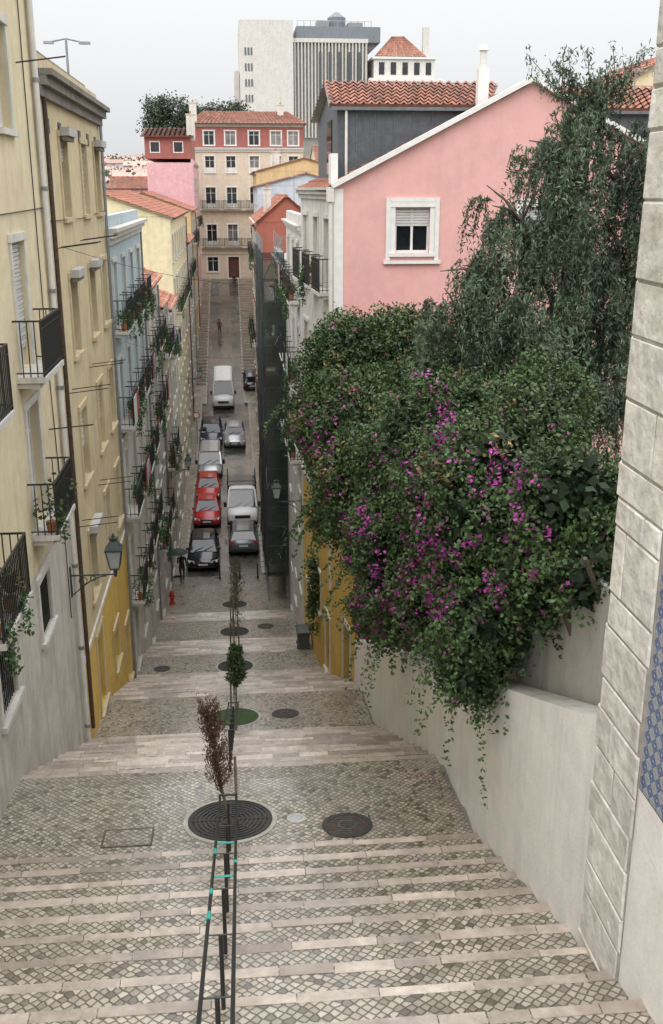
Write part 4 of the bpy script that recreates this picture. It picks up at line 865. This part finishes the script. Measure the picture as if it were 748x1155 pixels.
# ------------------------------------------------------------------ vehicles
def place(x,y,rear=False):
    s=(gz(y+1.5)-gz(y-1.5))/3.
    m=Matrix.Translation((x,y,gz(y)+.0))@Matrix.Rotation(math.atan(s),4,'X')
    if rear: m=m@Matrix.Rotation(math.pi,4,'Z')
    return m
def ring(y,zb,zt,hw,cr=.05):
    P=[(hw*.86,zb),(hw*.98,zb+.12),(hw,zb+(zt-zb)*.5),(hw*.97,zt-.1),(hw*.86,zt-.015),(hw*.45,zt+cr*.6),(0,zt+cr)]
    return [(x,y,z) for x,z in P]+[(-x,y,z) for x,z in P[-2::-1]]
def wheel(mb,x,y,r,w):
    s=1 if x>0 else -1
    mb.tube((x-s*w,y,r),(x,y,r),r,r,'rubber',20); mb.tube((x,y,r),(x+s*.012,y,r),r*.66,r*.6,'hub',14)
    for k in range(5): a=k*2*math.pi/5; mb.tube((x+s*.013,y+.1*math.cos(a),r+.1*math.sin(a)),(x+s*.02,y+.1*math.cos(a),r+.1*math.sin(a)),.035,.03,'rubber',6)
def car(name,x,y,paint,L=4.1,H=1.47,W=1.76,rear=False):
    g=Grp(name); mt=place(x,y,rear)
    for k in ('body','glass','roof','wheels','lights','trim'): g[k].M=mt
    h=W/2; o=-L/2
    st_=[(0,.34,.55,h*.76),(.06,.24,.66,h*.88),(.35,.2,.76,h*.96),(.75,.2,.86,h),(1.15,.2,.94,h),(2.,.2,.97,h),(3.1,.2,.99,h),(L-.5,.2,1.0,h*.98),(L-.12,.24,.95,h*.93),(L,.34,.8,h*.84)]
    g['body'].loft([ring(o+a,b,c,d) for a,b,c,d in st_],paint)
    yb0,yb1=o+1.0,o+L-.22; yr0,yr1=o+1.75,o+L-.55; hb,hr=h*.88,h*.68; zb,zr=.95,H-.03
    B=[(-hb,yb0,zb-.03),(hb,yb0,zb-.03),(hb,yb1,zb),(-hb,yb1,zb)]; T=[(-hr,yr0,zr),(hr,yr0,zr),(hr,yr1,zr-.02),(-hr,yr1,zr-.02)]
    g['glass'].add(B+T,[(0,1,5,4),(1,2,6,5),(2,3,7,6),(3,0,4,7)],'car_glass')
    g['roof'].loft([[(-hr-.03,yr0-.04,zr-.01),(-hr*.6,yr0-.04,zr+.035),(0,yr0-.05,zr+.045),(hr*.6,yr0-.04,zr+.035),(hr+.03,yr0-.04,zr-.01)],[(-hr-.035,(yr0+yr1)/2,zr),(-hr*.6,(yr0+yr1)/2,zr+.06),(0,(yr0+yr1)/2,zr+.07),(hr*.6,(yr0+yr1)/2,zr+.06),(hr+.035,(yr0+yr1)/2,zr)],[(-hr-.03,yr1+.05,zr-.03),(-hr*.6,yr1+.06,zr+.02),(0,yr1+.07,zr+.03),(hr*.6,yr1+.06,zr+.02),(hr+.03,yr1+.05,zr-.03)]],paint)
    for i in range(4): g['roof'].beam(B[i],T[i],.075,.075,paint)
    for sx in (-1,1):
        for f in (.42,.76):
            a=Vector((sx*(hb+.004),yb0+(yb1-yb0)*f,zb)); c=Vector((sx*(hr+.006),yr0+(yr1-yr0)*(f*.95+.0),zr)); g['roof'].beam(a,c,.06,.03,'plastic_black' if f<.5 else paint)
        g['trim'].box(min(sx*(hb-.0),sx*(hb+.2)),max(sx*hb,sx*(hb+.2)),yb0+.28,yb0+.4,.95,1.08,paint)
        for yy in (.75,L-.8):
            wheel(g['wheels'],sx*(h*.985),o+yy,.31,.2); g['trim'].tube((sx*(h*.9),o+yy,.31),(sx*(h*1.004),o+yy,.31),.36,.36,'plastic_black',20)
        g['lights'].add([(sx*h*.5,o+.0,.59),(sx*h*.88,o+.07,.6),(sx*h*.93,o+.2,.73),(sx*h*.55,o+.03,.72)],[(0,1,2,3)],'lamp_clear')
        g['lights'].box(min(sx*h*.66,sx*h*.9),max(sx*h*.66,sx*h*.9),o+L-.12,o+L-.02,.72,.93,'tail_red')
    g['trim'].box(-h*.48,h*.48,o-.012,o+.1,.5,.62,'plastic_black'); g['trim'].box(-h*.6,h*.6,o-.0,o+.1,.3,.42,'plastic_black'); g['trim'].box(-.26,.26,o-.025,o-.013,.44,.54,'plate')
    g['trim'].box(-.26,.26,o+L-.02,o+L+.012,.62,.73,'plate'); g['trim'].box(-h*.8,h*.8,o+L-.1,o+L+.006,.3,.46,'plastic_black')
    g['trim'].beam((-.5,yb0+.02,zb+.03),(.05,yb0+.3,zb+.19),.03,.02,'plastic_black'); g['trim'].beam((.02,yb0+.02,zb+.03),(.55,yb0+.3,zb+.19),.03,.02,'plastic_black')
    g.done(('body',))
def van(name,x,y,paint,L=5.2,H=2.25,W=1.95,truck=False,rear=False):
    g=Grp(name); mt=place(x,y,rear)
    for k in ('body','glass','roof','wheels','lights','trim','bed'): g[k].M=mt
    h=W/2;o=-L/2; s=H/2.25
    st_=[(0,.38,.75*s,h*.8),(.06,.28,.95*s,h*.9),(.3,.26,1.08*s,h*.97),(.75,.26,1.2*s,h)]
    end=L if not truck else 2.1
    st_+=[(end*.6,.28,1.22*s,h),(end,.3,1.22*s,h)]
    g['body'].loft([ring(o+a,b,c,d,.03) for a,b,c,d in st_],paint)
    hb,hr=h*.93,h*.84; zb,zr=1.18*s,H-.05
    B=[(-hb,o+.72,zb),(hb,o+.72,zb),(hb,o+end,zb),(-hb,o+end,zb)]; T=[(-hr,o+1.4,zr),(hr,o+1.4,zr),(hr,o+end-.05,zr),(-hr,o+end-.05,zr)]
    g['glass'].add(B+T,[(0,1,5,4)],'car_glass'); g['roof'].add(B+T,[(1,2,6,5),(2,3,7,6),(3,0,4,7)],paint)
    g['roof'].loft([[(-hr-.01,yy,zr),(-hr*.8,yy,zr+.07),(0,yy,zr+.09),(hr*.8,yy,zr+.07),(hr+.01,yy,zr)] for yy in (o+1.36,o+1.6,o+end)],paint)
    for i in (0,1): g['roof'].beam(B[i],T[i],.1,.08,paint)
    g['roof'].beam(B[0],B[1],.06,.05,'plastic_black'); g['roof'].beam(T[0],T[1],.05,.06,paint)
    for sx in (-1,1):
        g['glass'].add([(sx*(hb+.012),o+1.02,zb+.06),(sx*(hb+.012),o+1.9,zb+.06),(sx*(hr+.02),o+1.9,zr-.2),(sx*(hr+.025),o+1.45,zr-.2)],[(0,1,2,3)],'car_glass')
        g['trim'].tube((sx*hb,o+.95,zb+.1),(sx*(hb+.2),o+.92,zb+.15),.02,.02,'plastic_black'); g['trim'].box(min(sx*(hb+.1),sx*(hb+.28)),max(sx*(hb+.1),sx*(hb+.28)),o+.86,o+.95,zb+.0,zb+.34,'plastic_black')
        g['lights'].add([(sx*h*.55,o-.005,.72*s),(sx*h*.86,o+.02,.72*s),(sx*h*.95,o+.16,1.0*s),(sx*h*.68,o+.03,.9*s)],[(0,1,2,3)],'lamp_clear')
        for yy in (.9,L-1.): wheel(g['wheels'],sx*h*.99,o+yy,.34,.22); g['trim'].tube((sx*h*.9,o+yy,.34),(sx*(h*1.003),o+yy,.34),.4,.4,'plastic_black',20)
        g['lights'].box(min(sx*h*.86,sx*h*.97),max(sx*h*.86,sx*h*.97),o+L-.03,o+L+.01,.8,1.2,'tail_red')
    g['trim'].box(-h*.5,h*.5,o-.02,o+.1,.66*s,.86*s,'plastic_black'); g['trim'].box(-h*.84,h*.84,o-.02,o+.12,.3,.5,'plastic_black'); g['trim'].box(-.26,.26,o-.035,o-.021,.5,.61,'plate')
    g['trim'].beam((-.5,o+.74,zb+.04),(.1,o+.95,zb+.32),.03,.02,'plastic_black'); g['trim'].beam((.05,o+.74,zb+.04),(.65,o+.95,zb+.32),.03,.02,'plastic_black')
    if truck:
        bd=g['bed']; bd.box(-h-.02,h+.02,o+2.2,o+L,.78,.9,'plastic_black')
        for a in ((-h-.02,-h+.03,o+2.2,o+L),(h-.03,h+.02,o+2.2,o+L),(-h+.031,h-.031,o+2.2,o+2.25),(-h+.031,h-.031,o+L-.05,o+L)): bd.box(*a,.901,1.3,'metal_grey')
        for sx in (-1,1):
            for yy in (2.25,L-.1): bd.tube((sx*(h-.06),o+yy,.9),(sx*(h-.06),o+yy,2.55),.035,.035,'plastic_black',6)
            bd.tube((sx*(h-.06),o+2.25,2.55),(sx*(h-.06),o+L-.1,2.55),.035,.035,'plastic_black',6)
        bd.tube((-h+.06,o+2.25,2.55),(h-.06,o+2.25,2.55),.035,.035,'plastic_black',6); bd.box(-h*.9,h*.9,o+2.4,o+4.9,.91,2.2,'paint_darkblue'); bd.box(-.3,.3,o+.8,o+5,.45,.77,'plastic_black')
    g.done(('body',))
car('parked_car',-2.05,56.8,'paint_black',4.3,1.5,1.82)
car('parked_car',-2.02,65.2,'paint_red',3.9,1.5,1.76); car('parked_car',-2.05,70.6,'paint_red',3.8,1.46,1.7)
van('parked_van',-2.0,77.0,'paint_silver',4.4,1.82,1.8); car('parked_car',-2.05,85.6,'paint_darkblue',4.3,1.55,1.9)
car('parked_car',.28,59.4,'paint_grey',4.2,1.5,1.78,rear=True); van('flatbed_truck',.3,66.2,'paint_white',5.6,2.25,2.0,truck=True)
car('moving_car',-.1,84.6,'paint_silver',4.2,1.46,1.8); van('white_van',-1.05,97.2,'paint_white',5.6,2.45,2.0)
car('parked_car',1.75,101,'paint_darkblue',4.1,1.5,1.72,rear=True)
# ------------------------------------------------------------------ people
def bodymat(name,coat,trou):
    m=bpy.data.materials.new(name); nt=NT(m); tc=nt.n('ShaderNodeTexCoord').outputs['Object']; z=nt.n('ShaderNodeSeparateXYZ',i_0=tc).outputs[2]
    f=nt.n('ShaderNodeValToRGB'); nt.t.links.new(nt.math('DIVIDE',z,1.8),f.inputs[0]); f.color_ramp.interpolation='CONSTANT'; e=f.color_ramp.elements
    e[0].position=0; e[0].color=(.02,.02,.02,1); e[1].position=.045; e[1].color=(*trou,1); a=e.new(.48); a.color=(*coat,1); a=e.new(.845); a.color=(.45,.27,.19,1)
    b=nt.n('ShaderNodeBsdfPrincipled'); nt.t.links.new(f.outputs[0],b.inputs['Base Color']); b.inputs['Roughness'].default_value=.8; o=nt.n('ShaderNodeOutputMaterial'); nt.t.links.new(b.outputs[0],o.inputs[0]); return m
def person(loc,head,coat,trou,umb=False,name='pedestrian'):
    V={'pel':(0,0,.95,.13),'sp':(0,.01,1.12,.125),'ch':(0,.0,1.32,.145),'nk':(0,.0,1.49,.055),'hd0':(0,-.01,1.56,.07),'hd1':(0,-.015,1.66,.095),'hd2':(0,-.005,1.73,.07),
     'sl':(-.19,0,1.41,.065),'el':(-.25,.04,1.13,.045),'wl':(-.26,-.06,.89,.032),'sr':(.19,0,1.41,.065),'er':(.25,.04,1.13,.045),'wr':(.26,-.05,.88,.032),
     'hl':(-.09,0,.88,.095),'kl':(-.1,-.12,.5,.06),'al':(-.1,-.1,.09,.04),'tl':(-.1,-.25,.04,.035),'hr':(.09,0,.88,.095),'kr':(.1,.02,.5,.06),'ar':(.1,.2,.1,.04),'tr':(.1,.08,.04,.035)}
    if umb: V['el']=(-.22,-.1,1.15,.045); V['wl']=(-.2,-.24,1.34,.032)
    E=[('pel','sp'),('sp','ch'),('ch','nk'),('nk','hd0'),('hd0','hd1'),('hd1','hd2'),('ch','sl'),('sl','el'),('el','wl'),('ch','sr'),('sr','er'),('er','wr'),('pel','hl'),('hl','kl'),('kl','al'),('al','tl'),('pel','hr'),('hr','kr'),('kr','ar'),('ar','tr')]
    K=list(V); me=bpy.data.meshes.new('body'); me.from_pydata([V[k][:3] for k in K],[(K.index(a),K.index(b)) for a,b in E],[])
    o=bpy.data.objects.new('body',me); scene.collection.objects.link(o)
    sk=o.modifiers.new('s','SKIN'); sk.use_smooth_shade=True; sv=me.skin_vertices[0].data
    for i,k in enumerate(K): sv[i].radius=(V[k][3],V[k][3]*(.8 if k in('ch','sp','pel') else 1)); sv[i].use_root=(k=='pel')
    ss=o.modifiers.new('u','SUBSURF'); ss.levels=2; ss.render_levels=2; me.materials.append(bodymat('clothes',coat,trou))
    e=bpy.data.objects.new(name,None); scene.collection.objects.link(e); e.location=loc; e.rotation_euler=(0,0,head); o.parent=e
    h=MB()
    rg=[]
    for a in range(1,8):
        th=a*.26; rg.append([(.108*math.sin(th)*math.cos(p),.012+.118*math.sin(th)*math.sin(p)+.012*a/8,1.68+.115*math.cos(th)) for p in [2*math.pi*k/14 for k in range(14)]])
    h.loft(rg,'hair'); h.tube((0,-.1,1.665),(0,-.125,1.645),.012,.016,'skin',6)
    for sx in (-1,1): h.tube((sx*.095,0,1.66),(sx*.11,.01,1.665),.025,.02,'skin',8); h.tube((sx*.035,-.1,1.68),(sx*.035,-.105,1.68),.01,.01,'hair',6)
    h.beam((-.025,-.103,1.615),(.025,-.103,1.615),.006,.01,'brown_wood')
    for sx,wk in ((-1,'wl'),(1,'wr')):
        w=Vector(V[wk][:3]); d=Vector((0,0,-1)) if not(umb and sx<0) else Vector((0,-.2,1))
        h.tube(w,w+d*.09,.028,.038,'skin',8)
        for q in range(4):
            s=w+d*.085+Vector((0,(q-1.5)*.02,0)); m=s+d*(.04,.05,.047,.035)[q]; h.tube(s,m,.009,.008,'skin',6); h.tube(m,m+d*.02+Vector((-sx*.02,0,0)),.008,.006,'skin',6)
        h.tube(w+d*.03,w+d*.07+Vector((-sx*.01,-.045,0)),.01,.008,'skin',6)
    h.obj('head_and_hands',Vector((0,0,0)),e)
    if umb:
        u=MB(); c=Vector((-.2,-.2,2.02)); u.tube((-.2,-.22,1.25),(c.x,c.y,c.z+.06),.008,.008,'metal_grey',6); R1=.55
        rings=[[(c.x+r*math.cos(2*math.pi*k/16)*(1 if k%2==0 else .94),c.y+r*math.sin(2*math.pi*k/16)*(1 if k%2==0 else .94),c.z-dz) for k in range(16)] for r,dz in ((.01,0),(.2,.03),(.4,.11),(R1,.22))]
        u.loft(rings,'umbrella_cloth',cap=False); u.obj('umbrella',Vector((0,0,0)),e)
person((-3.15,53.0,gz(53.0)),.2,(.02,.02,.025),(.025,.025,.03),True)
person((-1.45,116.,gz(116.)),3.1,(.12,.03,.03),(.03,.03,.05))
person((.4,134,gz(134)),0.,(.02,.02,.03),(.03,.03,.04))
# ------------------------------------------------------------------ sky, sun, camera
wd=bpy.data.worlds.new('World'); scene.world=wd; wd.use_nodes=True; t=wd.node_tree; t.nodes.clear()
sky=t.nodes.new('ShaderNodeTexSky'); sky.sky_type='NISHITA'; sky.sun_disc=False; sky.sun_elevation=math.radians(50); sky.sun_rotation=math.radians(200); sky.air_density=1.; sky.dust_density=6.
hs=t.nodes.new('ShaderNodeHueSaturation'); hs.inputs['Saturation'].default_value=.1; t.links.new(sky.outputs[0],hs.inputs['Color'])
bg1=t.nodes.new('ShaderNodeBackground'); bg1.inputs[1].default_value=.05; t.links.new(hs.outputs[0],bg1.inputs[0])
tc=t.nodes.new('ShaderNodeTexCoord'); sp=t.nodes.new('ShaderNodeSeparateXYZ'); t.links.new(tc.outputs['Generated'],sp.inputs[0])
rp=t.nodes.new('ShaderNodeValToRGB'); t.links.new(sp.outputs[2],rp.inputs[0]); e=rp.color_ramp.elements; e[0].position=0.; e[0].color=(.70,.71,.725,1); e[1].position=1.; e[1].color=(2.9,2.95,3.02,1)
m_=e.new(.2); m_.color=(.82,.835,.85,1)
bg2=t.nodes.new('ShaderNodeBackground'); bg2.inputs[1].default_value=1.; t.links.new(rp.outputs[0],bg2.inputs[0])
ad=t.nodes.new('ShaderNodeAddShader'); t.links.new(bg1.outputs[0],ad.inputs[0]); t.links.new(bg2.outputs[0],ad.inputs[1]); out=t.nodes.new('ShaderNodeOutputWorld'); t.links.new(ad.outputs[0],out.inputs[0])
sl=bpy.data.lights.new('sun','SUN'); sl.energy=.75; sl.angle=math.radians(60); sl.color=(1,.98,.96); so_=bpy.data.objects.new('sun',sl); scene.collection.objects.link(so_)
az=math.radians(200); el=math.radians(50); dv=Vector((math.sin(az)*math.cos(el),math.cos(az)*math.cos(el),math.sin(el))); so_.rotation_euler=dv.to_track_quat('Z','Y').to_euler()
cam=bpy.data.cameras.new('camera'); co=bpy.data.objects.new('camera',cam); scene.collection.objects.link(co); scene.camera=co
co.rotation_euler=(math.radians(90-17.5),0,math.radians(-5.5)); cam.sensor_fit='VERTICAL'; cam.sensor_height=36; cam.lens=35.84; cam.clip_end=6000; cam.clip_start=.1
scene.view_settings.view_transform='Standard'; scene.view_settings.look='None'; scene.view_settings.exposure=0
